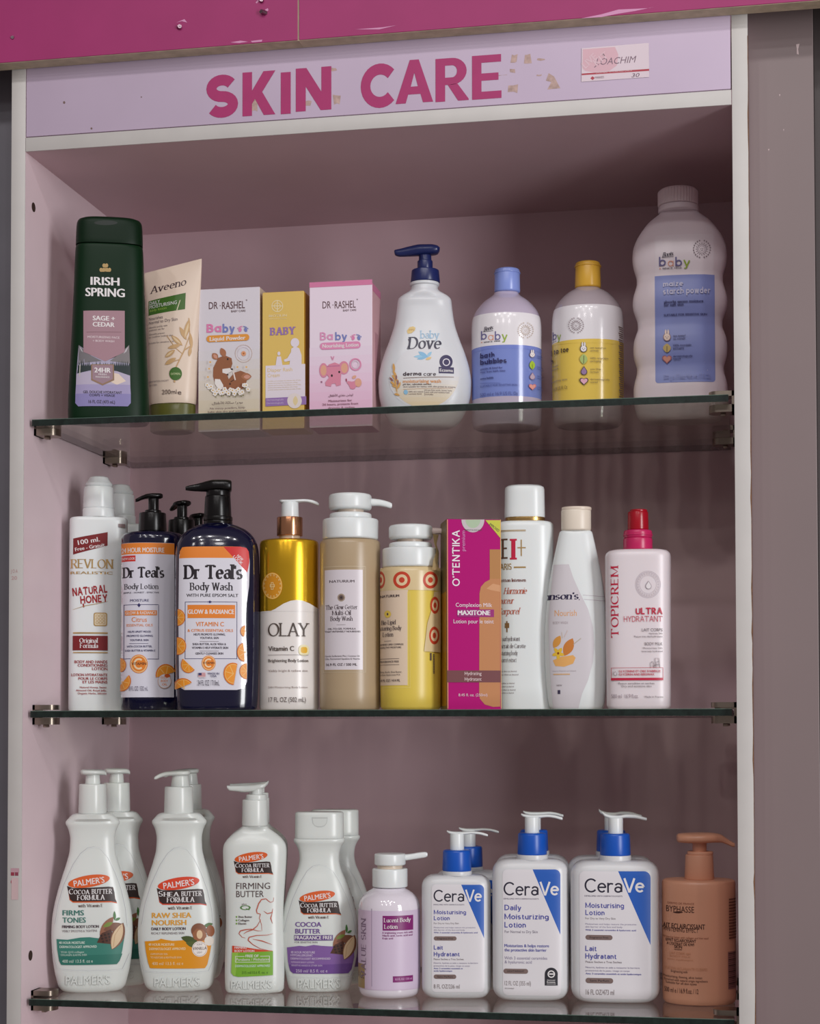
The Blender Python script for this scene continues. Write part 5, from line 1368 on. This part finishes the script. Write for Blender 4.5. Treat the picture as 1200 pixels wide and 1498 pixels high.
def cocoa(t, x, y, k):
    """pod, leaf and split bean"""
    b1, b2, b3 = ink(84, 50, 38), ink(128, 84, 60), ink(214, 186, 148)
    t.leaf(x, y + 40 * k, x + 75 * k, y - 60 * k, 44 * k, ink(150, 100, 76)); t.leaf(x + 20 * k, y + 14 * k, x + 120 * k, y - 22 * k, 44 * k, ink(122, 78, 56)); t.leaf(x + 18 * k, y - 5 * k, x + 72 * k, y - 30 * k, 22 * k, ink(120, 140, 60)); t.leaf(x + 82 * k, y - 40 * k, x + 80 * k, y - 92 * k, 14 * k, ink(70, 120, 60)); t.leaf(x + 85 * k, y - 40 * k, x + 112 * k, y - 55 * k, 14 * k, ink(70, 120, 60))
    t.P([(x - 16 * k, y + 82 * k), (x + 10 * k, y + 30 * k), (x + 60 * k, y + 8 * k), (x + 74 * k, y + 40 * k), (x + 64 * k, y + 90 * k)], b1)
    for i in range(9): t.E(x + (8 + (i % 3) * 20 + 5 * (i // 3)) * k, y + (44 + (i // 3) * 16 - (i % 3) * 5) * k, 7 * k, 6 * k, ink(52, 32, 26))
    t.leaf(x + 66 * k, y + 120 * k, x + 128 * k, y - 28 * k, 70 * k, b2); t.leaf(x + 66 * k, y + 118 * k, x + 122 * k, y - 22 * k, 52 * k, b3); t.line([(x + 74 * k, y + 104 * k), (x + 82 * k, y + 40 * k), (x + 116 * k, y - 12 * k)], 3 * k, ink(190, 150, 110))
def painted_emboss(t, x0, x1, y, cap):  # raised lettering drawn flat: painted shade copy under a highlight copy
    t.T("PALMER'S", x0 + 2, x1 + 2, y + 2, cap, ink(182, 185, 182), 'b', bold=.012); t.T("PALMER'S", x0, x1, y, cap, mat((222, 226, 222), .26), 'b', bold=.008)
def panel_edge_shade(t, pts):  # moulded panel edge drawn flat: a shade line with a lighter line beside it
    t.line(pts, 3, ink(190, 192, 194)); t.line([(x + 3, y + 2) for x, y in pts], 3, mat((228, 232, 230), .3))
P1 = [(1312, 250, 545), (1306, 234, 560), (1280, 211, 582), (1240, 200, 593), (1200, 190, 603), (1100, 174, 614), (1000, 168, 618), (930, 170, 615), (850, 182, 605), (760, 205, 585), (680, 230, 562), (600, 257, 538), (540, 271, 524), (480, 274, 521), (440, 268, 527), (410, 257, 538), (398, 250, 545), (390, 248, 547), (380, 250, 545), (366, 262, 532, .6, 2.3), (350, 276, 518, .7, 2.2), (342, 288, 508, .8, 2.1), (338, 305, 490, .9, 2)]
def mk_palmer(name, label, fr, xa, Yc, yb, dx, dy, sc, dirn):
    t = Thing(name, label, 'bottle', fr, xa, Yc, Z3, yb)
    q = lambda y: (y - 1312) * sc + yb + 1
    t.body([(q(e[0]), xa + (e[1] - 396.5) * sc, xa + (e[2] - 396.5) * sc) + tuple(e[3:]) for e in P1], wp2, .42, 2.5)
    return t
# the two tall white pump lotions with green and orange labels
t = mk_palmer('lotion_pump_bottle', 'white waisted pump lotion with a green-bottomed label, at the left end', L1, 394, .076, 1311, 0, 0, 1.0, 1)
t.cyl('collar', 176, 339, 318, 475, wp2, bev=.0012, xl1=322, xr1=471)
t.cyl('stem', 122, 180, 356, 440, wp2, xl1=360, xr1=436)
t.spout('pump_head', [(331, 100, 122, 22), (345, 96, 126, 48), (395, 95, 129, 66), (440, 96, 127, 52), (462, 100, 127, 34), (474, 110, 132, 22)], wp2, dir=.0)
panel_edge_shade(t, [(190, 950), (208, 840), (240, 730), (290, 620), (330, 560), (370, 528), (405, 522), (440, 532), (480, 580), (520, 660), (556, 760), (578, 860), (588, 960)])
panel_edge_shade(t, [(175, 1095), (205, 1195), (300, 1203), (480, 1203), (560, 1195), (598, 1110)])
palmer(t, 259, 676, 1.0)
gr_ = ink(66, 120, 110); gp_ = ink(58, 126, 112)
t.T('FIRMS', 232, 350, 900, 28, gr_, 'b', bold=.03); t.T('TONES', 232, 360, 940, 28, gr_, 'b', bold=.03); t.T('FIRMING BODY LOTION', 230, 432, 970, 15, ink(76, 60, 70), 'b', bold=.04); t.T('VISIBLY SMOOTHS & TIGHTENS', 230, 422, 992, 12, ink(120, 104, 110))
t.P([(200, 1030), (260, 1034), (330, 1022), (380, 1020), (430, 1026), (480, 1030), (572, 1014), (560, 1090), (545, 1150), (530, 1168), (225, 1172), (214, 1150), (204, 1090)], gp_)
t.P([(210, 1120), (560, 1110), (545, 1150), (530, 1168), (225, 1172), (214, 1150)], ink(46, 114, 100))
cocoa(t, 437, 968, 1.0)
lg = ink(206, 226, 214)
t.T('48 HOUR MOISTURE', 214, 355, 1056, 13, lg, 'b', bold=.03); t.T('DERMATOLOGIST APPROVED', 218, 420, 1079, 13, lg, 'b', bold=.03); t.T('With Q10 collagen', 224, 350, 1106, 10, lg); t.T('COLLAGEN, ELASTIN, SHEA', 224, 366, 1122, 10, lg); t.T('400 ml/ 13.5 fl. oz e', 232, 398, 1160, 17, lg)
painted_emboss(t, 250, 490, 1280, 46)
t.flush()
tg_ = t
t.copy_to('white waisted pump lotion standing behind the green-labelled one', 'green-labelled pump lotions', L1, 526, .120, 1311, .0)

t = mk_palmer('lotion_pump_bottle', 'white waisted pump lotion with an orange-bottomed label and nut picture', L2, 233, .098, 1316, 0, 0, 1.01, -1)
t.cyl('collar', 190, 346, 150, 313, wp2, bev=.0012, xl1=154, xr1=309)
t.cyl('stem', 128, 194, 188, 292, wp2, xl1=196, xr1=284)
t.spout('pump_head', [(294, 104, 124, 26), (280, 100, 130, 50), (240, 100, 133, 62), (200, 104, 132, 50), (165, 108, 134, 32), (130, 118, 142, 20), (104, 132, 152, 17), (97, 138, 152, 14)], wp2)
panel_edge_shade(t, [(28, 950), (46, 840), (80, 730), (130, 620), (170, 560), (205, 530), (240, 523), (275, 534), (315, 585), (355, 665), (390, 760), (412, 860), (422, 960)])
panel_edge_shade(t, [(12, 1100), (42, 1206), (140, 1214), (320, 1214), (395, 1206), (432, 1115)])
palmer(t, 113, 688, 1.0, 'SHEA BUTTER', ink(212, 66, 34))
oc = ink(222, 158, 44)
t.T('RAW SHEA', 84, 302, 914, 28, oc, 'b', bold=.03); t.T('NOURISH', 84, 274, 954, 28, oc, 'b', bold=.03); t.T('DAILY BODY LOTION', 82, 270, 981, 15, ink(76, 60, 70), 'b', bold=.04); t.T('RICHLY REPLENISHES SKIN', 82, 262, 1004, 12, ink(120, 104, 110))
t.P([(46, 1042), (90, 1040), (120, 1036), (135, 1028), (160, 1034), (200, 1040), (260, 1036), (415, 1024), (404, 1100), (388, 1170), (375, 1190), (75, 1190), (64, 1160), (52, 1100)], ink(222, 146, 26))
t.leaf(245, 1020, 340, 1050, 40, ink(70, 84, 40)); t.leaf(270, 1050, 350, 1070, 34, ink(84, 96, 46)); t.leaf(370, 960, 418, 945, 22, ink(80, 110, 60))
t.E(342, 983, 42, 40, ink(126, 74, 46)); t.P([(306, 1000), (330, 972), (365, 978), (385, 1005), (378, 1035), (345, 1044), (315, 1030)], ink(150, 92, 56)); t.E(346, 1005, 16, 24, ink(222, 190, 150)); t.E(405, 985, 22, 32, ink(146, 86, 52)); t.E(398, 1040, 26, 26, ink(226, 216, 204))
t.E(346, 1084, 42, 43, ink(234, 226, 220)); t.E(346, 1084, 38, 39, ink(150, 120, 100), ring=.04); t.T('VANILLA', 308, 384, 1090, 16, ink(90, 66, 60), 'b'); t.T('SCENT', 330, 362, 1064, 9, greyi); t.T('LIGHT', 332, 360, 1108, 9, greyi)
lo = ink(240, 220, 176)
t.T('48 HOUR MOISTURE', 66, 208, 1066, 13, lo, 'b', bold=.03); t.T('DERMATOLOGIST APPROVED', 70, 270, 1090, 13, lo, 'b', bold=.03); t.T('COMFORTS DRY SKIN', 78, 170, 1117, 10, lo); t.T('TO RESTORE & REVITALISE SKIN', 78, 246, 1136, 10, lo); t.T('400 ml/ 13.5 fl. oz e', 86, 256, 1172, 16, lo)
painted_emboss(t, 98, 344, 1290, 46)
t.flush()
t.copy_to('white waisted pump lotion standing behind the orange-labelled one', 'orange-labelled pump lotions', L2, 283, .172, 1316)

# slim white firming lotion
t = Thing('firming_lotion_bottle', 'slim white pump bottle with a red figure drawing over a green strip', 'bottle', L2, 650, .096, Z3, 1330)
t.body([(1331, 510, 785), (1325, 494, 800), (1310, 483, 807), (1200, 482, 811), (1000, 489, 809), (900, 492, 808), (800, 489, 812), (700, 482, 819), (600, 476, 824), (545, 474, 825), (515, 478, 821), (490, 490, 808), (462, 515, 782), (438, 545, 752), (420, 572, 728, .6, 2.4), (410, 580, 722, .8, 2.2), (404, 590, 712, .95, 2)], wp2, .42, 2.6)
t.cyl('collar', 262, 406, 580, 723, wp2, bev=.001, xl1=583, xr1=720); t.cyl('collar_ring', 234, 266, 604, 716, wp2, bev=.001)
t.cyl('stem', 180, 238, 632, 694, wp2)
t.spout('pump_head', [(717, 164, 178, 10), (706, 170, 196, 24), (670, 174, 212, 34), (630, 178, 220, 34), (590, 180, 222, 28), (545, 182, 217, 24), (512, 184, 214, 20), (498, 184, 200, 16)], wp2)
palmer(t, 537, 551, .79)
dk2 = ink(84, 66, 66)
t.T('FIRMING', 549, 735, 755, 34, dk2, 'g'); t.T('BUTTER', 549, 700, 799, 34, dk2, 'g')
t.T('Q10', 570, 628, 870, 26, ink(90, 130, 70), 'k', w=.14); t.T('plus', 580, 606, 842, 10, greyi)
for y, q, x1 in ((913, 'Shea Butter', 637), (932, 'Collagen', 620), (950, 'Elastin', 604)): t.E(551, y - 5, 4, 5, ink(120, 160, 60)); t.T(q, 560, x1, y, 11, dk2, 'b')
fg = ink(190, 84, 60)
for pts in ([(755, 800), (752, 822), (738, 828), (728, 822), (712, 808), (688, 812), (672, 835), (660, 872), (664, 888), (682, 892), (676, 915), (688, 950), (690, 985)], [(700, 876), (720, 890), (745, 884), (750, 862)], [(748, 880), (738, 915), (748, 945)], [(686, 985), (668, 985), (632, 975), (600, 978), (572, 985), (564, 1000), (582, 1020), (600, 1024)], [(684, 922), (664, 958), (640, 978), (606, 990), (590, 1002)], [(750, 1000), (720, 1008), (660, 1010), (620, 1020), (614, 1036), (640, 1060), (680, 1082), (740, 1096)], [(640, 1030), (690, 1040), (745, 1060)]):
    dense = []
    for i in range(len(pts) - 1):
        for k in range(3): dense.append((pts[i][0] + (pts[i + 1][0] - pts[i][0]) * k / 3, pts[i][1] + (pts[i + 1][1] - pts[i][1]) * k / 3))
    t.line(dense + [pts[-1]], 5.5, fg, taper=True)
t.P([(528, 1066), (580, 1072), (660, 1085), (748, 1094), (750, 1104), (528, 1104)], ink(206, 72, 44)); t.T('FIRMING', 540, 606, 1083, 12, white, 'b'); t.T('BODY LOTION', 540, 648, 1101, 12, white, 'b')
t.P([(527, 1104), (750, 1096), (750, 1228), (560, 1238), (535, 1232), (522, 1215)], ink(120, 172, 52)); t.P([(527, 1104), (560, 1104), (545, 1232), (535, 1232), (522, 1215)], ink(146, 190, 76))
t.frame(544, 1124, 732, 1158, 2.5, white); t.R(595, 1118, 680, 1132, ink(120, 172, 52)); t.T('FREE OF', 600, 672, 1130, 14, white, 'b'); t.T('Parabens / Phthalates', 550, 728, 1149, 14, white); t.T('DERMATOLOGIST APPROVED', 544, 734, 1184, 12, lg, 'b'); t.T('315 ml/10.6 fl. oz. e', 580, 722, 1222, 15, ink(70, 110, 40), 'g')
painted_emboss(t, 522, 742, 1302, 42)
t.flush()
t.copy_to('slim white pump bottle hidden behind the one with the figure drawing', 'slim firming lotions', L2, 662, .146, 1330)

# white flip-cap bottle, purple label
t = Thing('lotion_bottle', 'white waisted flip-cap bottle with a purple-bottomed label', 'bottle', L3, 299, .120, Z3, 1311)
t.body([(1312, 130, 470), (1306, 113, 488), (1290, 102, 500), (1200, 82, 520), (1120, 65, 536), (1040, 52, 546), (960, 48, 550), (880, 50, 550), (800, 60, 540), (720, 78, 524), (640, 102, 500), (560, 134, 468), (510, 156, 446), (470, 168, 436), (430, 174, 432), (390, 172, 436), (350, 160, 448), (328, 146, 460), (318, 139, 468), (306, 137, 472), (296, 140, 470), (290, 150, 462)], wp2, .5, 2.5)
t.body([(292, 153, 466), (288, 151, 468), (200, 152, 468), (130, 153, 467), (124, 158, 462), (121, 168, 452)], wp2, .56, 2.6, name='flip_cap', floor=False, surf=False)
o_surf, o_ev, o_rings, o_zr = t.surf, t.ev, t.rings, t.zr
panel_edge_shade(t, [(70, 900), (95, 790), (130, 680), (180, 570), (220, 505), (255, 475), (300, 464), (345, 475), (390, 510), (430, 575), (480, 680), (515, 790), (535, 900)])
panel_edge_shade(t, [(82, 1150), (98, 1190), (200, 1196), (410, 1196), (500, 1188), (518, 1150)])
palmer(t, 167, 634, 1.0)
pp_ = ink(116, 86, 150)
t.T('COCOA', 143, 312, 866, 30, pp_, 'b', bold=.03); t.T('BUTTER', 143, 305, 910, 30, pp_, 'b', bold=.03); t.R(137, 920, 386, 955, ink(96, 66, 130)); t.T('FRAGRANCE FREE', 140, 382, 948, 23, white, 'b', bold=.03); t.T('FOR SENSITIVE SKIN', 140, 286, 972, 11, greyi)
t.P([(90, 1000), (170, 990), (210, 994), (262, 984), (310, 990), (380, 994), (520, 985), (522, 1060), (505, 1140), (485, 1166), (130, 1168), (110, 1150), (96, 1090)], ink(130, 94, 158)); t.P([(100, 1110), (512, 1100), (505, 1140), (485, 1166), (130, 1168), (110, 1150)], ink(110, 74, 144))
cocoa(t, 386, 950, 1.08)
lp_ = ink(216, 200, 226)
t.T('48 HOUR MOISTURE', 115, 270, 1037, 14, lp_, 'b', bold=.02); t.T('HYPOALLERGENIC', 115, 256, 1056, 14, lp_, 'b', bold=.02); t.T('DERMATOLOGIST RECOMMENDED', 115, 370, 1077, 13, lp_, 'b', bold=.02); t.T('INTENSIVE BODY LOTION', 118, 264, 1099, 10, lp_); t.T('SENSITIVE HANDS & OTHER SKIN', 120, 316, 1120, 10, lp_); t.T('250 ml/ 8.5 fl. oz e', 148, 350, 1160, 19, lp_)
painted_emboss(t, 160, 432, 1262, 56)
t.flush()
# thumb notch of the lid, its shade painted flat in darker tones
t.ev = lambda z: [0, t.hw(153, 467, 200), .56, 2.6]; aa = t.hw(153, 467, 200)
t.surf = lambda x, z: -aa * .56 * (1 - min(.999, abs(x / aa)) ** 2.6) ** (1 / 2.6)
t.rings = []
t.P([(249, 158), (352, 158), (346, 196), (332, 214), (312, 222), (288, 222), (268, 214), (254, 196)], ink(188, 191, 188)); t.P([(255, 166), (348, 166), (342, 196), (330, 210), (312, 216), (288, 216), (270, 210), (259, 196)], ink(210, 214, 210))
t.flush('thumb_notch_shade')
t.copy_to('white flip-cap bottle standing behind the purple-labelled one', 'purple-labelled flip-cap lotions', L3, 400, .172, 1311)

# round white pump with a violet panel
t = Thing('pump_bottle', 'small round glossy white pump bottle with a violet panel and vertical lettering', 'bottle', L3, 752, .098, Z3, 1344)
gwp = mat((228, 220, 230), .1, coat=.7)
t.body([(1346, 600, 905), (1340, 580, 925), (1325, 564, 941), (1290, 553, 951), (1200, 550, 954), (900, 550, 954), (745, 552, 952), (705, 560, 944), (670, 578, 926), (645, 602, 902), (628, 628, 876), (618, 645, 860), (612, 650, 856)], gwp, .92, 2.05)
t.cyl('collar', 488, 608, 642, 870, wpl, bev=.0012); t.cyl('stem', 462, 492, 674, 838, mat((214, 196, 176), .3))
t.cyl('pump_head', 392, 466, 656, 858, wpl, bev=.0015)
t.spout('nozzle', [(800, 396, 440, 30), (858, 396, 438, 24), (900, 392, 432, 20), (950, 384, 424, 17), (985, 382, 418, 15), (999, 388, 410, 12)], wpl)
t.R(551, 748, 953, 1255, ink(204, 182, 206)); t.R(553, 752, 951, 1252, ink(210, 192, 214)); t.R(637, 750, 640, 1254, ink(140, 120, 150)); t.R(551, 752, 637, 1252, ink(206, 184, 206))
t.R(551, 1096, 594, 1250, ink(160, 132, 84)); t.T('AGE', 551, 590, 1190, 44, ink(90, 70, 60), 'b')
t.T('VALUE SKIN', 602, 812, 1200, 30, ink(130, 104, 130), 's', rot=90, w=.15, gap=.1)
pv = ink(128, 34, 108)
t.R(709, 796, 905, 892, pv); t.T('Lucent Body', 716, 890, 838, 27, white, 's', w=.16, gap=.05); t.T('Lotion', 718, 806, 880, 27, white, 's', w=.16, gap=.05)
t.T('A brightening cream rich with', 706, 902, 912, 12, pv, 'b'); t.T('Niacin acid, Lactic acid and', 708, 900, 930, 12, pv, 'b'); t.T('Kojic acid', 708, 776, 948, 12, pv, 'b')
t.R(775, 1188, 903, 1228, pv); t.T('8.5 FL OZ / 250 ml', 790, 896, 1214, 13, ink(206, 160, 200), 'b')
t.flush()

# blue-collared lotions: one maker's shape at three sizes
cb = mat((20, 84, 184), .32); cbl = ink(40, 92, 180); cw_ = mat((212, 212, 214), .3, trans=.15)
ct = ink(86, 88, 160); cg = ink(140, 132, 160)
def rrprof(x0, x1, y0, y1, r):
    xc = (x0 + x1) / 2
    pr_ = []
    for i in range(6):
        a = PI / 2 * i / 5; pr_.append((y1 - r * (1 - math.cos(a)), x0 + r * (1 - math.sin(a)), x1 - r * (1 - math.sin(a))))
    for i in range(1, 3): pr_.append((y1 - r - (y1 - y0 - 2 * r) * i / 3, x0, x1))
    for i in range(6):
        a = PI / 2 * i / 5; pr_.append((y0 + r * (1 - math.sin(a)), x0 + r * (1 - math.cos(a)), x1 - r * (1 - math.cos(a))))
    return pr_
def ceram(name, label, fr, xa, Yc, x0, x1, y0, y1, r, collar, neck, stem, head):
    t = Thing(name, label, 'bottle', fr, xa, Yc, Z3, y1)
    t.body(rrprof(x0, x1, y0, y1, r), cw_, .5, 4.2, sub=2)
    t.cyl('neck', neck[0], neck[1], neck[2], neck[3], cw_, bev=.0006)
    t.cyl('collar', collar[0], collar[1], collar[2], collar[3], cb, bev=.002, xl1=collar[2] + 4, xr1=collar[3] - 4)
    t.cyl('stem', stem[0], stem[1], stem[2], stem[3], wpl, bev=.0004)
    t.spout('nozzle', head, wpl, n=2.2)
    return t
def cera_logo(t, x0, xm, x1, y, cap, tri, rr):
    """wordmark across a blue corner wedge; tri = (left, top, right, bottom)"""
    l, tp_, r_, b_ = tri
    t.P([(l, tp_), (r_ - rr, tp_)] + [(r_ - rr + rr * math.sin(a), tp_ + rr - rr * math.cos(a)) for a in [PI / 2 * i / 6 for i in range(1, 7)]] + [(r_, b_)], cbl)
    t.T('Cera', x0, xm, y, cap, ink(46, 44, 60), 'k', w=.115, gap=.05); t.T('Ve', xm + cap * .07, x1, y, cap, white, 'k', w=.14, gap=-.02)
    t.T('DEVELOPED WITH DERMATOLOGISTS', x0, xm, y + cap * .29, cap * .1, ink(96, 88, 110), 'b')
def pill(t, x0, x1, y0, y1, s_):
    t.R(x0, y0, x1, y1, ink(124, 104, 100), (y1 - y0) / 2); t.T(s_, x0 + (x1 - x0) * .15, x1 - (x1 - x0) * .15, y1 - (y1 - y0) * .3, (y1 - y0) * .36, ink(50, 42, 46), 'b')
t = ceram('moisturiser_bottle', 'smallest white square bottle with a blue collar, blue corner wedge on label', L4, 302, .102, 78, 525, 528, 1349, 78, (368, 508, 210, 398), (504, 534, 210, 401), (262, 372, 260, 351),
          [(239, 242, 254, 12), (255, 246, 265, 22), (300, 250, 272, 28), (345, 250, 271, 26), (400, 248, 266, 20), (450, 252, 270, 17), (490, 262, 280, 15), (505, 268, 282, 12)])
t.R(140, 592, 481, 1290, mat((222, 218, 222), .32), 28)
cera_logo(t, 153, 352, 466, 705, 78, (332, 595, 480, 942), 30)
t.T('Moisturising', 155, 364, 786, 28, ct, 'k', w=.17); t.T('Lotion', 155, 258, 825, 28, ct, 'k', w=.17); t.T('For Dry to Very Dry Skin', 155, 316, 850, 11, greyi)
for y, q, x1 in ((876, 'Moisturises and helps restore the protective', 424), (892, 'skin barrier of the face and body', 356), (909, 'With 3 essential ceramides & hyaluronic acid', 438)): t.T(q, 155, x1, y, 9, cg if y < 900 else ct, 'g' if y < 900 else 'b')
pill(t, 155, 302, 929, 956, 'Fragrance Free')
t.T('Lait', 155, 214, 1015, 28, ct, 'k', w=.17); t.T('Hydratant', 155, 322, 1058, 28, ct, 'k', w=.17); t.T('Peaux Seches a Tres Seches', 155, 348, 1082, 11, greyi)
for y, q, x1 in ((1106, 'Nourrit, hydrate et aide a restaurer la barriere', 440), (1124, 'protectrice de la peau, visage et corps', 388), (1141, 'Avec 3 ceramides essentiels et', 342), (1157, 'acide hyaluronique', 274)): t.T(q, 155, x1, y, 9, cg if y < 1130 else ct, 'g' if y < 1130 else 'b')
pill(t, 155, 300, 1176, 1204, 'Sans Parfum'); t.T('8 FL OZ/236 ml', 155, 322, 1266, 26, ink(140, 130, 130))
t.flush()
t.copy_to('blue-collared pump bottle mostly hidden behind the smallest one', 'small blue-collared lotions', L4, 379, .156, 1349)

t = ceram('moisturiser_bottle', 'mid-sized blue-collared bottle with a black round-topped seal on its label', L4, 784, .103, 537, 1031, 424, 1361, 92, (258, 402, 697, 888), (398, 432, 690, 895), (156, 264, 745, 838),
          [(721, 132, 146, 12), (736, 136, 156, 22), (785, 140, 164, 28), (835, 140, 163, 26), (890, 138, 158, 20), (940, 144, 164, 17), (975, 154, 174, 15), (989, 158, 176, 12)])
t.R(600, 494, 976, 1310, mat((222, 218, 222), .32), 34)
cera_logo(t, 607, 834, 966, 664, 88, (795, 496, 975, 920), 36)
t.T('Daily', 613, 722, 760, 36, ct, 'k', w=.17); t.T('Moisturizing', 613, 900, 818, 36, ct, 'k', w=.17); t.T('Lotion', 613, 752, 872, 36, ct, 'k', w=.17); t.T('For Normal to Dry Skin', 615, 828, 907, 17, ink(110, 100, 120))
t.T('Moisturizes & helps restore', 613, 902, 998, 19, ct, 'b', bold=.03); t.T('the protective skin barrier', 613, 886, 1026, 19, ct, 'b', bold=.03); t.T('With 3 essential ceramides', 613, 890, 1078, 19, cg); t.T('& hyaluronic acid', 615, 790, 1104, 19, cg)
pill(t, 607, 766, 1138, 1170, 'LIGHTWEIGHT'); t.T('12 FL OZ (355 ml)', 615, 784, 1246, 28, ink(140, 130, 130)); t.T('M1234567', 617, 676, 1270, 8, greyi)
t.E(916, 1174, 42, 42, ink(44, 42, 50)); t.R(874, 1180, 957, 1248, ink(44, 42, 50)); t.E(916, 1174, 24, 24, white, ring=.3); t.R(902, 1169, 932, 1178, white); t.T('National', 890, 940, 1218, 10, white); t.T('Eczema', 888, 942, 1232, 12, white, 'b'); t.T('ASSOCIATION', 886, 944, 1242, 6, white)
t.flush()
t.copy_to('white bottle just visible behind the mid-sized blue-collared one', 'mid-sized blue-collared lotions', L4, 796, .157, 1361)

t = ceram('moisturiser_bottle', 'largest white square bottle with a blue collar, left of the tan bottle', L5, 333, .106, 65, 601, 405, 1281, 88, (244, 380, 240, 426), (376, 412, 236, 430), (150, 250, 290, 380),
          [(255, 112, 130, 12), (270, 122, 146, 22), (310, 132, 156, 28), (350, 134, 156, 28), (400, 128, 152, 22), (450, 130, 154, 18), (500, 144, 164, 15), (523, 150, 168, 12)])
t.R(115, 472, 546, 1240, mat((222, 218, 222), .32), 34)
cera_logo(t, 147, 376, 510, 602, 86, (350, 474, 546, 922), 40)
t.T('Moisturising', 152, 386, 695, 32, ct, 'k', w=.17); t.T('Lotion', 152, 268, 739, 32, ct, 'k', w=.17); t.T('For Dry to Very Dry Skin', 152, 334, 764, 12, greyi)
for y, q, x1 in ((797, 'Moisturises and helps restore the protective', 460), (814, 'skin barrier of the face and body', 376), (833, 'With 3 essential ceramides & hyaluronic acid', 458)): t.T(q, 152, x1, y, 10, cg if y < 820 else ct, 'g' if y < 820 else 'b')
pill(t, 153, 316, 858, 888, 'Fragrance Free')
t.T('Lait', 152, 220, 956, 32, ct, 'k', w=.17); t.T('Hydratant', 152, 340, 1002, 32, ct, 'k', w=.17); t.T('Peaux Seches a Tres Seches', 154, 372, 1027, 12, greyi)
for y, q, x1 in ((1059, 'Nourrit, hydrate et aide a restaurer la barriere', 480), (1078, 'protectrice de la peau, visage et corps', 420), (1097, 'Avec 3 ceramides essentiels et acide hyaluronique', 490)): t.T(q, 154, x1, y, 10, cg if y < 1090 else ct, 'g' if y < 1090 else 'b')
pill(t, 154, 320, 1118, 1150, 'Sans Parfum'); t.T('16 FL OZ/473 ml', 156, 326, 1218, 30, ink(140, 130, 130))
t.flush()
t.copy_to('white bottle just visible behind the largest blue-collared one', 'large blue-collared lotions', L5, 309, .160, 1281)

# tan bottle
t = Thing('whitening_milk_bottle', 'round tan bottle with a matching tan pump, at the right end of the lowest shelf', 'bottle', L5, 842, .112, Z3, 1300)
tn = mat((216, 156, 126), .38)
t.body([(1303, 650, 1034), (1298, 632, 1052), (1280, 620, 1064), (1200, 618, 1066), (800, 618, 1066), (545, 619, 1065), (530, 623, 1061), (522, 634, 1050), (520, 660, 1024)], tn, .82, 2.1)
t.cyl('collar', 372, 522, 752, 932, tn, bev=.001, xl1=758, xr1=926); t.cyl('collar_ring', 352, 376, 768, 926, tn, bev=.0012)
t.cyl('stem', 292, 360, 800, 886, tn)
t.spout('pump_head', [(704, 256, 288, 34), (716, 246, 298, 66), (770, 242, 302, 96), (850, 240, 303, 108), (920, 242, 300, 88), (970, 250, 300, 54), (1010, 276, 312, 32), (1045, 298, 326, 24), (1056, 304, 326, 20)], tn, n=3)
tk = ink(72, 40, 32); tl = ink(206, 146, 110)
t.T('DERMO DE FRANCE', 650, 810, 668, 11, ink(150, 90, 66)); t.T('BYPHASSE', 642, 810, 714, 36, tk, 'g'); t.leaf(682, 722, 745, 722, 12, tk)
t.T('LAIT ECLAIRCISSANT', 612, 876, 803, 30, tk, 'b', bold=.02); t.T('WHITENING EFFECT', 624, 836, 828, 24, tk)
t.T('Whitening lotion with collagen and kiwi seed', 622, 896, 866, 12, ink(150, 90, 66)); t.T('EFFET ECLAIRCISSANT', 640, 822, 892, 17, tk, 'b'); t.T("A L'EXTRAIT DE KIWI", 646, 810, 914, 16, tk, 'b'); t.T('SKIN', 690, 738, 938, 18, tk, 'b'); t.R(690, 944, 738, 947, tk)
for y, x0, x1, q, cp in ((972, 664, 788, 'LAIT CORPS 48H', 14), (988, 664, 788, 'BODY MILK', 10), (1004, 650, 806, 'soin hydratant', 9), (1058, 634, 890, 'LOCION ACLARANTE CUERPO', 15)): t.T(q, x0, x1, y, cp, tl)
for y, x0, x1, q in ((1082, 672, 772, 'Brightening milk'), (1104, 626, 858, 'Moisturising, firming, all-in lotion'), (1126, 632, 892, 'Enriched with natural origin ingredients'), (1146, 640, 826, 'Suitable for all skin types')): t.T(q, x0, x1, y, 13, tk)
t.T('500 ml e / 16.9 fl.oz. / 12', 634, 836, 1196, 28, tk)
t.flush()
t.R(1014, 962, 1060, 1190, ink(150, 100, 96)); 
for i in range(18): t.R(1018, 970 + i * 12, 1060, 970 + i * 12 + (3 if i % 3 else 7), tk)
for i in range(14): t.R(1018, 640 + i * 18, 1060, 650 + i * 18, ink(120, 70, 54))
t.flush('barcode_print')
